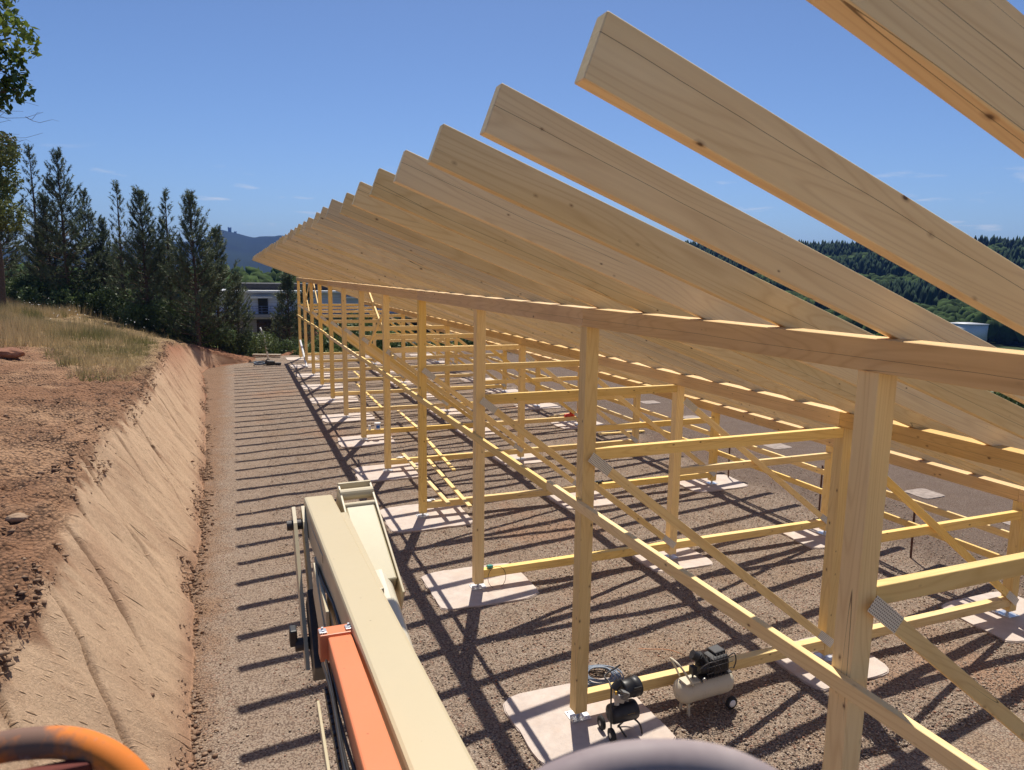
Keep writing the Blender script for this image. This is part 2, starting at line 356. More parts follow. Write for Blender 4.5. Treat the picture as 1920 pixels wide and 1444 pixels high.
# vectorised value noise
def vnoise(x, y, seed=0):
    x = np.asarray(x, float); y = np.asarray(y, float); xi = np.floor(x).astype(np.int64); yi = np.floor(y).astype(np.int64); fx = x - xi; fy = y - yi
    fx = fx * fx * (3 - 2 * fx); fy = fy * fy * (3 - 2 * fy)
    def h(a, b):
        n = (a * 374761393 + b * 668265263 + seed * 974711) & 0xffffffff; n = ((n ^ (n >> 13)) * 1274126177) & 0xffffffff
        return ((n ^ (n >> 16)) & 0xffff) / 65535.0
    return (h(xi, yi) * (1 - fx) + h(xi + 1, yi) * fx) * (1 - fy) + (h(xi, yi + 1) * (1 - fx) + h(xi + 1, yi + 1) * fx) * fy
def fbm(x, y, o=4, seed=0, g=.5):
    s = 0; a = 1; t = 0
    for i in range(o): s = s + a * (vnoise(x * 2 ** i, y * 2 ** i, seed + i * 17) - .5); t += a; a *= g
    return s / t * 2
def gridfaces(nr, nc):
    i = np.arange(nr - 1)[:, None] * nc + np.arange(nc - 1)[None, :]; i = i.ravel(); return np.stack([i, i + 1, i + nc + 1, i + nc], 1)

# ---------------------------------------------------------------- terrain shape
def toe(y): return np.interp(y, [-12, 8, 10, 13, 20, 28, 36, 42, 44, 45, 46, 47.5, 49, 54, 64], [-.6, -.7, -.8, -.9, -.95, -1.2, -1.5, -1.8, -1.6, -.8, .5, 1.5, 2.4, 4.2, 7])
def top(x, y):
    x = np.asarray(x, float); y = np.asarray(y, float)
    dec = .095 * np.maximum(0, y - 34) * np.exp(-np.maximum(0, -3 - x) / 4.)
    t = 2.5 + .09 * np.maximum(0, -3 - x) - dec - np.where(y > 36, .3, 0) * np.clip((y - 36) / 8, 0, 1) * np.maximum(0, x + 3)
    t = t + .10 * np.interp(y, [0, 8, 13, 20], [-1.5, -1, 1.2, 0])
    s = np.clip((y - 56) / 34, 0, 1); return np.maximum(t - 9 * s * s * (3 - 2 * s), -5)
def low(x, y):
    """the far land: valley, wooded hills; also lies hidden under the site"""
    x = np.asarray(x, float); y = np.asarray(y, float); r = np.hypot(x, y); az = np.degrees(np.arctan2(x, y))
    base = np.interp(r, [0, 45, 62, 90, 200, 300, 6000], [-.25, -.25, -3.5, -5.2, -10, -14, -30])
    ins = (x > 26) & (r < 90); base = np.where(ins, np.minimum(base, np.interp(x, [26, 45, 70], [-.25, -4.5, -6])), base)
    fr = np.clip((az - 16) / 16, 0, 1) * np.clip((100 - az) / 30, 0, 1); fr = fr * fr * (3 - 2 * fr)
    hr = np.interp(r, [230, 330, 520, 620, 900], [0, 12, 34, 35, 38]) * fr * (1 + .12 * fbm(x / 120, y / 120, 3, 5))
    prof = np.interp(az, [-60, -20, -8, -2, -.9, .3, 1.3, 3.0, 5, 9, 16, 25], [60, 70, 80, 120, 158, 148, 134, 136, 142, 120, 80, 30])
    hl = prof * np.clip((r - 1300) / 1430, 0, 1) ** 1.15 * np.clip((az + 90) / 20, 0, 1)
    hm = np.interp(r, [100, 150, 220, 400], [0, 5, 9, 0]) * np.clip((18 - az) / 8, 0, 1)
    return base + hr + hl * 1.12 + hm
def ground_z(x, y):
    d = toe(y) - x
    return np.where(d > 0, np.minimum(top(x, y), 1.75 * d), 0.0)

# ground sheets
ths = np.radians(np.concatenate([np.arange(-40, 60, .35), np.arange(60, 320, 5), [320]])); rs = np.concatenate([[0, 8, 20, 35, 45], 45 * 1.045 ** np.arange(1, 112)])
TT, RR = np.meshgrid(ths, rs); X = RR * np.sin(TT); Y = RR * np.cos(TT); Z = low(X, Y)
amp = np.clip((RR - 200) / 400, 0, 1); Z = Z + amp * (fbm(X / 30, Y / 30, 3, 3) * 3 + np.clip((RR - 900) / 900, 0, 1) * (fbm(X / 260, Y / 260, 3, 9) * 12 + fbm(X / 40, Y / 40, 3, 4) * 7))
f = fbm(X / 70, Y / 70, 4, 11)[..., None]; cN = np.array([.12, .135, .05]) + f * .03; cH = np.array([.035, .060, .030]) * (1 + .5 * f) * np.where(RR > 1000, .35, 1)[..., None]; k = np.clip((RR - 120) / 120, 0, 1)[..., None]
tag(npmesh('terrain', np.stack([X, Y, Z], -1).reshape(-1, 3), gridfaces(*X.shape), FARF, (cN * (1 - k) + cH * k).reshape(-1, 3), True), kind='structure')

# gravel lot
xs = np.concatenate([np.arange(-2.6, 14, .12), np.arange(14, 28.1, .4)]); ys = np.concatenate([np.arange(-10, 4, .5), np.arange(4, 24, .12), np.arange(24, 50.1, .3)])
X, Y = np.meshgrid(xs, ys); Z = .022 * fbm(X / .9, Y / .9, 3, 21) + .008 * fbm(X / .15, Y / .15, 2, 22) - .006
rut = np.exp(-((X - .15) / .35) ** 2) * .035; Z = Z - rut * 0
Z = np.where(X > 27.2, -.5, Z); Z = np.where(Y > 49.6, -.5, Z)
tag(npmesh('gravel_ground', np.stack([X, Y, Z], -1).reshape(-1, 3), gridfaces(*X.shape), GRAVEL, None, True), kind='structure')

# cut embankment and the field above it
dl = np.concatenate([[-.25, -.12], np.arange(0, 2.6, .028), 2.6 + .06 * 1.10 ** np.arange(0, 48) * np.arange(1, 49) * .12])
dl = dl[dl < 60]
yl = np.concatenate([np.arange(-8, 3, .4), np.arange(3, 24, .05), np.arange(24, 48, .10), np.arange(48, 92, .7)])
D, Y = np.meshgrid(dl, yl); xt = toe(Y) + .11 * fbm(Y / 1.1, Y * 0 + 3, 4, 31)
X = xt - D; T = top(X, Y) + .18 * fbm(X / 2.2, Y / 2.2, 4, 33)
cut = 1.72 * np.maximum(D, 0); Zc = cut; s = 8.0
Z = np.where(D > 0, -np.log(np.exp(-s * np.minimum(cut, 9)) + np.exp(-s * T)) / s, D * .3)
slope = np.clip((T - cut) / .35 + .3, 0, 1) * (D > 0)   # 1 on the cut face
# bucket gouges, running down and slightly away
q = Y + D * 1.15 - .0; fine = fbm(q / .11, D / 1.2, 3, 41); mid = fbm(q / .45, D / 2.2, 3, 42)
groove = np.clip(vnoise(q / .62, D * 0 + .5 + np.floor(D / 3), 45) - .84, 0, 1) * 6 * np.clip(fbm(D / .8, q / 1.5, 2, 46) + .3, 0, 1)
gl = [(13.0, 1.5, .45, .85, .11), (10.3, 1.45, .35, .85, .10), (12.2, .9, .2, .7, .05), (8.3, 1.2, .2, .9, .08), (15.6, 1.55, .7, .9, .06), (18.2, 1.5, .5, .8, .09), (20.4, 1.5, .9, .8, .06), (22.7, 1.5, .4, .9, .10), (24.5, 1.5, .7, .9, .07), (26.6, 1.5, .5, .9, .12), (29.0, 1.5, .3, 1.0, .10), (31.2, 1.4, .5, 1.0, .10), (33.5, 1.4, .3, 1.0, .13), (36.0, 1.2, .2, 1.0, .13), (38.2, 1.1, .2, 1.0, .14), (40.5, 1.0, .1, 1.0, .15), (6.6, 1.3, .5, .8, .07), (16.9, .8, .1, .9, .05), (11.3, 1.5, 1.0, .8, .06), (27.8, 1.0, .2, .9, .06)]
gouge = D * 0
for y0_, d1_, d0_, sl2_, w_ in gl:
    line = Y - (y0_ + (d1_ - D) * -1.15 * sl2_ + .08 * np.sin(D * 5 + y0_)); win = np.clip((D - d0_) / .35, 0, 1) * np.clip((d1_ + .1 - D) / .2, 0, 1)
    gouge = np.maximum(gouge, np.exp(-(line / (w_ * .62 * (.45 + .8 * vnoise(D * 5, D * 0 + y0_, 3)))) ** 2) * win)
groove = groove * .12; spill = np.clip((.38 * (vnoise(Y / .55, Y * 0, 71) * .6 + vnoise(Y / .17, D * 2, 72) * .6) ** 1.6 * 1.3 - (T - cut)) / .18, 0, 1) * (D > 0)
off = slope * (-.13 * gouge + .05 * spill * fbm(X / .12, Y / .12, 3, 74)) + slope * (.012 * fine + .028 * mid - .20 * groove) + (1 - slope) * (D > 0) * (.11 * fbm(X / .35, Y / .35, 4, 47, .65) + .06 * fbm(X / .12, Y / .12, 2, 48))
Z = Z + off * .9; X = X + off * .5
sand = np.array([.58, .415, .28]); sand2 = np.array([.50, .345, .23]); red = np.array([.36, .165, .095]); brown = np.array([.27, .150, .090]); tan = np.array([.42, .265, .165])
n1 = fbm(X / 1.6, Y / 1.6, 4, 51)[..., None]; n2 = fbm(X / .4, Y / .4, 4, 52, .6)[..., None]
far = np.clip((Y - 24) / 14, 0, 1)[..., None]
cs = sand + (sand2 - sand) * np.clip(n2 * 1.6 + .25, 0, 1); hgt = np.clip((Z - 1.1) / 1.2, 0, 1)[..., None]
redm = np.clip(far * (.35 + .9 * hgt) + np.clip(n1 * 2.2 - .8, 0, 1) * hgt * .6, 0, 1); cs = cs + (red - cs) * redm
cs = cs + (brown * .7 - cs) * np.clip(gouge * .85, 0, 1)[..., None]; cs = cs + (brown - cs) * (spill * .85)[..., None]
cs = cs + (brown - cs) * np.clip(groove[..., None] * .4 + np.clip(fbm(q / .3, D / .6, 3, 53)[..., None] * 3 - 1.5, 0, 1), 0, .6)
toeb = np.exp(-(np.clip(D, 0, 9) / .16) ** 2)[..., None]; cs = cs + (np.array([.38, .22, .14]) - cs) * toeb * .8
ct = brown + (tan - brown) * np.clip(n1 * 1.4 + .35 + .4 * n2, 0, 1); ct = ct + (red * .9 - ct) * np.clip(far * 1.2 - .15, 0, .8)
g_ = (np.clip((Y - 21 - 2.2 * np.maximum(0, -3.3 - X) + n1[..., 0] * 3) / 4, 0, 1) * np.clip((-2.0 - X) / 1.2, 0, 1))[..., None]; ct = ct + (np.array([.33, .26, .14]) - ct) * g_ * .75
sl_ = slope[..., None]; col = ct * (1 - sl_) + cs * sl_
V = np.stack([X, Y, Z], -1); V[:, 0, 2] = -.15; V[:, 1, 2] = -.03
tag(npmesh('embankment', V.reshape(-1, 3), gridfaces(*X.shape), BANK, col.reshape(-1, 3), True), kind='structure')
st = bpy.data.objects['embankment'].data.color_attributes.new('st', 'FLOAT_COLOR', 'POINT'); st.data.foreach_set('color', np.stack([q, D, slope, slope * 0 + 1], -1).astype(np.float32).ravel())

# ---------------------------------------------------------------- loose stones
def rocks(name, P, size, cols, mat, kind='stuff'):
    """low-poly stones; P (n,3) size (n,)"""
    n = len(P); base = np.array([[0, 0, 1], [.9, 0, .25], [.28, .85, .3], [-.72, .52, .2], [-.72, -.52, .3], [.28, -.85, .2], [.1, .1, -.6]])
    F = np.array([[0, 1, 2], [0, 2, 3], [0, 3, 4], [0, 4, 5], [0, 5, 1], [6, 2, 1], [6, 3, 2], [6, 4, 3], [6, 5, 4], [6, 1, 5]])
    v = base[None] * (1 + rg.uniform(-.35, .35, (n, 7, 3))); v = v * (size[:, None, None] * np.stack([rg.uniform(.7, 1.4, n), rg.uniform(.7, 1.2, n), rg.uniform(.4, .9, n)], 1)[:, None, :])
    a = rg.uniform(0, 6.28, n); c, s_ = np.cos(a)[:, None], np.sin(a)[:, None]; x = v[..., 0] * c - v[..., 1] * s_; y = v[..., 0] * s_ + v[..., 1] * c
    v = np.stack([x, y, v[..., 2]], -1) + P[:, None, :]
    return tag(npmesh(name, v.reshape(-1, 3), (F[None] + np.arange(n)[:, None, None] * 7).reshape(-1, 3), mat, np.repeat(cols, 7, 0)), kind=kind)
n = 90000; u = rg.uniform(0, 1, n); yy = 5.5 + 24 * u ** 1.7; xx = rg.uniform(-1.0, 15.5, n); keep = (xx > toe(yy) - .1) & ((xx > .6) | (rg.uniform(0, 1, n) < .22))
pt = np.stack([xx, yy, rg.uniform(-.004, .010, n)], 1)[keep]; n = len(pt)
g0 = rg.uniform(0, 1, (n, 1)); cc = np.array([.25, .19, .14]) * (1 - g0) + np.array([.54, .45, .36]) * g0; cc = np.where(rg.uniform(0, 1, (n, 1)) < .12, np.array([[.36, .2, .14]]), cc)
rocks('gravel_stones', pt, .008 + .014 * rg.uniform(0, 1, n) ** 2, cc, STONE)
# brown clods on the field edge and along the toe
n = 22000; yy = 4 + 36 * rg.uniform(0, 1, n) ** 1.5; dd = np.where(rg.uniform(0, 1, n) < .75, 1.25 + 5.5 * rg.uniform(0, 1, n) ** 1.6, rg.normal(0, .10, n)); xx = toe(yy) - dd
cl = fbm(xx / 1.3, yy / 1.3, 3, 61) > -.25; xx, yy, dd = xx[cl], yy[cl], dd[cl]; n = len(xx)
zz = np.minimum(np.maximum(0, dd * 1.72), top(xx, yy) + .18 * fbm(xx / 2.2, yy / 2.2, 4, 33) - .03)
g0 = rg.uniform(0, 1, (n, 1)); rocks('soil_clods', np.stack([xx, yy, zz], 1), .012 + .045 * rg.uniform(0, 1, n) ** 4, np.array([.17, .10, .065]) * (1 - g0) + np.array([.36, .25, .17]) * g0, STONE)
for (x, y, s_, c_, lb) in [(-2.62, 10.05, .085, (.36, .25, .17), 'tan rock lying on brown soil above the cut bank'), (-6.7, 26.2, .30, (.30, .15, .10), 'reddish boulder at the left edge of the bare soil'), (-2.45, 11.2, .04, (.33, .24, .17), 'small stone behind the tan rock on the bank top')]:
    z = float(top(x, y)); b = MB(); bmesh.ops.create_icosphere(b.b, subdivisions=3, radius=1)
    for v in b.b.verts:
        nz = 1 + .35 * float(fbm(v.co.x * 1.3 + x, v.co.y * 1.3 + v.co.z, 3, 5)); v.co = Vector((v.co.x * s_ * 1.5 * nz, v.co.y * s_ * nz, v.co.z * s_ * .65 * nz))
    o = b.build('rock', plain('rock_' + str(s_), c_, .9, 0, .25, 8, .1, .6), None, (x, y, z + s_ * .25)); tag(o, lb, 'rock')

# ---------------------------------------------------------------- the shed frame
W = .166; XA, XB, XC = 3.773, 7.832, 11.84; Y1 = 3.27; TA, TB, TC = 4.998, 3.54, 2.02; SL = .368; ZR = 5.2558
shed = empty('timber_frame_shed', (0, 0, 0)); tag(shed, 'unfinished open timber shed frame of pale new spruce with sloping rafters over a gravel yard', 'timber shed')
fy = [Y1 + 4 * i for i in range(12)]
def foot(parent_post, x, y):
    b = MB(); b.box((0, 0, .036), (.27, .24, .010)).cyl((0, 0, .03), (0, 0, .115), .024).box((0, 0, .116), (.12, .10, .007))
    for sx_ in (-1, 1):
        for sy_ in (-1, 1): b.cyl((sx_ * .105, sy_ * .09, .037), (sx_ * .105, sy_ * .09, .055), .009, seg=6)
    return b
foot_me = None
def post(x, y, zt):
    global foot_me
    o = beam('post', (x, y, .12), (x, y, zt), W, W, shed, up=(0, 1, 0))
    if foot_me is None:
        f = foot(None, 0, 0).build('post_foot', GALV, None); foot_me = f.data; 
    else:
        f = bpy.data.objects.new('post_foot', foot_me); C.objects.link(f)
    f.location = o.matrix_world.inverted() @ Vector((x, y, 0)); f.rotation_mode = 'QUATERNION'; f.rotation_quaternion = o.matrix_world.to_quaternion().inverted(); f.parent = o
    return o
def plate(parent, c, ang, yface):
    M = parent.matrix_world
    b = MB(); b.box((0, 0, 0), (.34, .0025, .125)); o = b.build('nail_plate', PLATE)
    o.matrix_world = Matrix.LocRotScale(Vector((c[0], yface, c[1])), Euler((0, ang, 0)), Vector((1, 1, 1)))
    o.parent = parent; o.matrix_parent_inverse = M.inverted()
for i, y in enumerate(fy):
    yc = y + W / 2
    for X_, T_ in ((XA, TA), (XB, TB), (XC, TC)): post(X_ + W / 2, yc, T_)
    jy = rnd.uniform(-.01, .01)
    yr = y + .045   # rails and braces sit near the face towards the camera
    for X0, X1_, zt in ((XA, XB, TB - .002), (XB, XC, TC - .14)):
        beam('low_rail', (X0 + W + .002, yr + .02, .29), (X1_ - .002, yr + .02, .29), .12, .15, shed)
        beam('upper_rail', (X0 + W + .002, yr, zt - .07), (X1_ - .002, yr, zt - .07), .085, .14, shed)
    for (xa_, za_, xb_, zb_) in ((XA + .13, 3.42, XB + .03, .36), (XB + .13, 3.20, XC + .03, .34)):
        if za_ == 3.20: xa_ = XB + .20; 
        p0 = Vector((xa_, y - .028, za_)); p1 = Vector((xb_, y - .028, zb_)); br = beam('brace', p0, p1, .045, .115, shed)
        ang = math.atan2(-(zb_ - za_), xb_ - xa_); d = (p1 - p0).normalized()
        for c_ in (p0 + d * .10, p1 - d * .10): plate(br, (c_.x, c_.z), ang, y - .053)
# purlins in lengths, butted over the posts
for X_, zt in ((XA, TA), (XB, TB), (XC, TC)):
    cuts = [-1.0] + [fy[k] + W / 2 for k in (1, 3, 5, 7, 9)] + [fy[11] + W + .25]
    for a, b_ in zip(cuts, cuts[1:]):
        beam('purlin', (X_ + W / 2, a + .0015, zt + .106), (X_ + W / 2, b_ - .0015, zt + .106), .20, .214, shed, WOODP)
# rafters
th = math.atan(SL); ux, uz = math.sin(th), math.cos(th)
for k in range(-1, 47):
    y = 3.256 + (k - 2) * .988 + .031 + (rnd.uniform(-.015, .015) if k > 4 else 0)
    jx = rnd.uniform(-.02, .02) if k > 6 else 0; jz = rnd.uniform(-.012, .012) if k > 6 else (.008 if k == 1 else 0)
    x0, x1 = 1.12 + jx + (.012 if k == 1 else 0), 13.3 + jx
    z0, z1 = ZR - SL * (x0 - XA) + jz, ZR - SL * (x1 - XA) + jz
    o_ = Vector((ux, 0, uz)) * .122
    tilt = rnd.uniform(-.012, .012) if k > 4 else 0
    beam('rafter', Vector((x0, y, z0)) + o_, Vector((x1, y, z1)) + o_, .076, .244, shed, WOODR, up=(0, tilt, 1))
# girts: one along the outer face of the front posts, two on the low side
cuts = [fy[0] - 3.2, fy[1] + .9, fy[3] + 1.2, fy[5] - .4, fy[7] + .8, fy[9] + .2, fy[11] + .25]
for j, (a, b_) in enumerate(zip(cuts, cuts[1:])):
    zj = 2.855 + (.0 if j % 2 == 0 else -.03)
    beam('girt', (XA - .032 - (.0 if j % 2 == 0 else .0), a + .002, zj), (XA - .032, b_ - .002, zj), .06, .12, shed)
for zg in (.89, 1.34):
    for a, b_ in ((0.2, fy[2] - .1), (fy[2] - .08, fy[4] + .1), (fy[4] + .12, fy[7]), (fy[7] + .02, fy[9]), (fy[9] + .02, fy[11] + .2)):
        beam('girt', (XC + W + .031, a, zg), (XC + W + .031, b_, zg), .058, .12, shed)
# temporary props in the front row
for a, b_ in (((22.84, 5.1), (19.05, 3.3)), ((19.35, 4.9), (22.7, 3.3)), ((41.5, 5.05), (45.3, 3.1)), ((39.3, 5.05), (36.2, 3.3)), ((45.2, 5.05), (41.8, 3.2))):
    beam('prop', (XA + W + .032, a[0], a[1]), (XA + W + .032, b_[0], b_[1]), .05, .10, shed)
# footing pads
def pad(name, x, y, sx_, sy_, seed, h=.03):
    r = random.Random(seed); pts = []
    for k in range(44):
        a = 2 * math.pi * k / 44; c, s_ = math.cos(a), math.sin(a); p = 9
        rr = (abs(c) ** p + abs(s_) ** p) ** (-1 / p) * (r.uniform(.972, 1.018) + .03 * math.sin(2.0 * a + seed)); pts.append((c * rr * sx_, s_ * rr * sy_))
    b = MB(); b.prism(pts, -.06, h); bmesh.ops.bevel(b.b, geom=[e for e in b.b.edges if all(v.co.z > 0 for v in e.verts)], offset=.014, segments=2, affect='EDGES')
    return b.build(name, DIRTY if h < .03 else CONC, None, (x, y, 0))
ordn = ['nearest', 'second', 'third', 'fourth', 'fifth', 'sixth', 'seventh', 'eighth', 'ninth', 'tenth', 'eleventh', 'farthest']
for i, y in enumerate(fy):
    for X_, sx_, sy_, rowl in ((XA, .95, .80, 'tall front post'), (XB, .70, .55, 'middle row post'), (XC, .85, .62, 'low back row post')):
        if i == 0 and X_ != XA: continue
        o = pad('footing_pad', X_ + W / 2 + (.06 if X_ == XA else 0), y + W / 2 + rnd.uniform(-.1, .1), sx_ * rnd.uniform(.93, 1.07), sy_ * rnd.uniform(.93, 1.1), i * 7 + int(X_))
        tag(o, 'pale concrete pad under the %s %s counted from the boom lift' % (ordn[i], rowl), 'concrete pad', 'concrete footing pads under the posts')
for (x, y, lb) in [(16.8, 12.8, 'second nearest'), (16.9, 10.5, 'nearest'), (16.8, 18.3, 'third nearest'), (16.9, 23.3, 'fourth nearest'), (17.2, 26.8, 'farthest')]:
    tag(pad('footing_pad', x, y, .40, .36, int(y), .012), '%s of the small bare concrete pads in the gravel beyond the shed' % lb, 'concrete pad', 'bare pads beyond the shed')
for (x, y, h_, lb) in [(12.75, 15.7, 1.0, 'rusty steel stake beside the concrete pad of the third back post'), (13.0, 12.6, 1.15, 'rusty steel stake right behind the middle row post'), (12.6, 9.75, 1.05, 'rusty steel stake just right of the nearest big post')]:
    b = MB(); b.cyl((0, 0, -.1), (rnd.uniform(-.03, .03), .02, h_), .022, seg=8).cyl((0, 0, h_ - .08), (0, 0, h_ - .05), .028, seg=8); tag(b.build('steel_stake', RUST, None, (x, y, 0)), lb, 'stake', 'rusty stakes at the yard edge')

# planks lying across the low rails
pl = [((5.76, 37.6), (5.72, 34.4), 'farthest loose plank lying across the low rails'), ((5.22, 33.2), (5.18, 26.9), 'long loose plank lying across the far low rails'), ((5.64, 26.2), (5.62, 22.6), 'short loose plank right of the bottles on the low rail'),
      ((5.52, 21.9), (5.28, 17.6), 'loose plank with its red end sticking past a low rail, right of the white bag'), ((4.38, 19.9), (4.36, 14.95), 'loose plank nearest the front posts, lying across two low rails'), ((4.9, 18.9), (4.76, 14.6), 'loose plank just right of the one nearest the front posts')]
for a, b_, lb in pl:
    z = .392; o = beam('plank', (a[0], a[1], z), (b_[0], b_[1], z), .10, .045, None); tag(o, lb, 'plank', 'loose planks on the low rails')

# ---------------------------------------------------------------- access machine
lift = empty('boom_lift', (.9, 0, .558)); lift.scale = (.9, .9, .9); tag(lift, 'cream and orange articulated boom lift reaching up beside the shed, seen from its own basket', 'boom lift')  # whole lift scaled down about the camera position, offset carried in the location
L0 = Vector((1.0, 0, 0))
def LB(b, name, mat, parent=lift):
    o = b.build(name, mat, None); o.location = -L0 if parent is lift else (0, 0, 0); o.parent = parent; return o
def obox(b, p0, p1, wd, ht, bev=.012):
    """box whose TOP face runs p0->p1"""
    p0 = Vector(p0); p1 = Vector(p1); x = (p1 - p0).normalized(); y = Vector((0, 0, 1)).cross(x).normalized(); z = x.cross(y); c = (p0 + p1) / 2 - z * ht / 2
    M = Matrix((x, y, z)).transposed(); b.box(c, ((p1 - p0).length, wd, ht), M.to_euler(), bev); return x, y, z
bm_ = MB(); obox(bm_, (.555, 5.62, 3.815), (.60, .3, 4.005), .222, .26, .018)
# raised rib box along the right side near the elbow
up_boom = LB(bm_, 'upper_boom', CREAM)
b = MB(); obox(b, (.685, 5.12, 3.825), (.665, 3.62, 3.885), .055, .10, .006); LB(b, 'side_channel', CREAM)
b = MB(); obox(b, (.45, 5.55, 3.74), (.455, 4.4, 3.80), .012, .05, .002)
b.box((.432, 4.35, 3.60), (.02, 1.0, .10), Euler((R_(-4), 0, R_(-2))), .004); LB(b, 'side_strip', CREAM)
# elbow linkage on the left
for xo in (.345, .415):
    b = MB(); poly = [(5.50, 3.78), (5.35, 3.70), (4.75, 3.10), (4.60, 2.92), (4.72, 2.86), (4.95, 3.02), (5.52, 3.58), (5.60, 3.70)]
    lo = [b.b.verts.new((xo, y, z)) for y, z in poly]; hi = [b.b.verts.new((xo + .026, y, z)) for y, z in poly]; b.b.faces.new(lo); b.b.faces.new(hi[::-1])
    for k in range(len(poly)): b.b.faces.new((lo[k], lo[(k + 1) % len(poly)], hi[(k + 1) % len(poly)], hi[k]))
    LB(b, 'link_plate', CREAM)
b = MB(); b.cyl((.30, 5.42, 3.66), (.46, 5.42, 3.66), .038); LB(b, 'pivot_pin', DARK)
b = MB(); b.cyl((.29, 4.78, 3.02), (.46, 4.78, 3.02), .045); LB(b, 'pivot_pin', DARK)
b = MB(); b.box((.43, 4.70, 3.12), (.09, .55, .26), Euler((R_(42), 0, 0)), .01).box((.28, 4.80, 3.08), (.05, .10, .12), None, .01); LB(b, 'valve_block', BLACK)
b = MB(); b.box((.42, 4.2, 3.42), (.02, .9, .26), Euler((R_(18), 0, 0)), .004).box((.47, 3.95, 3.5), (.02, .7, .24), Euler((R_(10), 0, 0)), .004); LB(b, 'guard_plate', CREAM)
# lower arm folded back under the upper boom
A0 = Vector((.835, 5.50, 3.86)); A1 = Vector((.875, 4.66, 3.43)); A2 = Vector((.93, 2.55, 2.72)); dA_ = (A1 - A0).normalized()
b = MB(); obox(b, A0 + dA_ * .14 + Vector((0, 0, .015)), A1 + Vector((0, 0, .025)), .225, .16, .012); la = LB(b, 'lower_arm_head', plain('cream_head_panel', (.50, .44, .28), .5, 0, .05))
b = MB()
dA = (A1 - A0).normalized(); yA = Vector((0, 0, 1)).cross(dA).normalized(); zA = dA.cross(yA)
for sgn in (-1, 1): obox(b, A0 + yA * sgn * .125 + zA * .03 - dA * .06, A1 + yA * sgn * .125 + zA * .03 + dA * .12, .018, .22, .004)
obox(b, A0 - dA * .07 + zA * .035 - yA * .13, A0 - dA * .07 + zA * .035 + yA * .13, .03, .10, .004)
b.cyl(A0 - yA * .13 + dA * .03, A0 + yA * .13 + dA * .03, .045).cyl(A0 - yA * .13 + dA * .16, A0 + yA * .13 + dA * .16, .028); LB(b, 'elbow_cheeks', CREAM)
b = MB(); b.cyl(A1 - zA * .06 - dA * .1, A2 - zA * .06, .085, seg=24); LB(b, 'lift_cylinder', plain('painted_cylinder', (.68, .62, .48), .22, 0, .06, 4, .7))
b = MB(); obox(b, (.93, 3.0, 2.60), (.98, -.3, .9), .20, .26); LB(b, 'lower_arm', CREAM)
b = MB(); b.box((1.0, -.6, .55), (1.1, 1.6, 1.0), None, .04).box((1.0, -.5, -.1), (1.6, 2.6, .25), None, .03); LB(b, 'chassis', ORANGE)
for sx_ in (-1, 1):
    for yy_ in (-1.5, .5):
        b = MB(); b.lathe((1.0 + sx_ * .8, yy_, -.24), (1.0 + sx_ * 1.05, yy_, -.24), [(0, .30), (.08, .37), (.92, .37), (1, .30)], 28); wh = LB(b, 'wheel', RUBBER)
# orange fly boom
o0, o1 = Vector((.405, 3.26, 3.845)), Vector((.340, 1.2, 4.20)); b = MB(); obox(b, o0, o1, .112, .12, .008); LB(b, 'fly_boom', ORANGE)
b = MB(); obox(b, o0 + Vector((-.01, .11, .0)), o0 + Vector((-.012, .0, .012)), .165, .13, .006); cap = LB(b, 'fly_boom_head', ORANGE)
b = MB(); 
for sx_ in (-.065, .06):
    b.box(o0 + Vector((sx_ - .01, .045, .012)), (.036, .06, .008), Euler((R_(-8), 0, 0)), .001)
    for yy_ in (.03, .062): b.cyl(o0 + Vector((sx_ - .01, yy_, .012)), o0 + Vector((sx_ - .01, yy_, .024)), .006, seg=6)
LB(b, 'bracket', GALV, lift)
# cable carrier left of the fly boom
b = MB(); rail0, rail1 = Vector((.275, 3.05, 3.66)), Vector((.20, 1.2, 3.98)); obox(b, rail0, rail1, .012, .05, .002)
b.box((.22, 2.02, 3.86), (.07, .035, .05), Euler((0, R_(20), 0)), .006).box((.185, 2.02, 3.885), (.012, .045, .075), None, .004); LB(b, 'carrier_rail', CREAM)
b = MB()
for k in range(38):
    t = k / 37; p = rail0.lerp(rail1, t); b.box(p + Vector((.045, .0, .03 + .004 * (k % 2))), (.030, .034, .045), Euler((R_(-10 + 6 * (k % 3)), 0, R_(-2))), .004)
LB(b, 'cable_carrier', BLACK)
b = MB()
for k in range(4):
    pts = [(.315 + .012 * k - .06 * t + .006 * math.sin(9 * t + k), 3.2 - 2.0 * t, 3.80 + .32 * t - .05 + .012 * math.sin(5 * t + 2 * k)) for t in [j / 14 for j in range(15)]]; b.tube(pts, .007, 6)
b.tube([(.44, 4.7, 3.62), (.44, 4.3, 3.66), (.455, 3.9, 3.70), (.455, 3.5, 3.70), (.45, 3.2, 3.66)], .010, 6); LB(b, 'hydraulic_hose', BLACK)
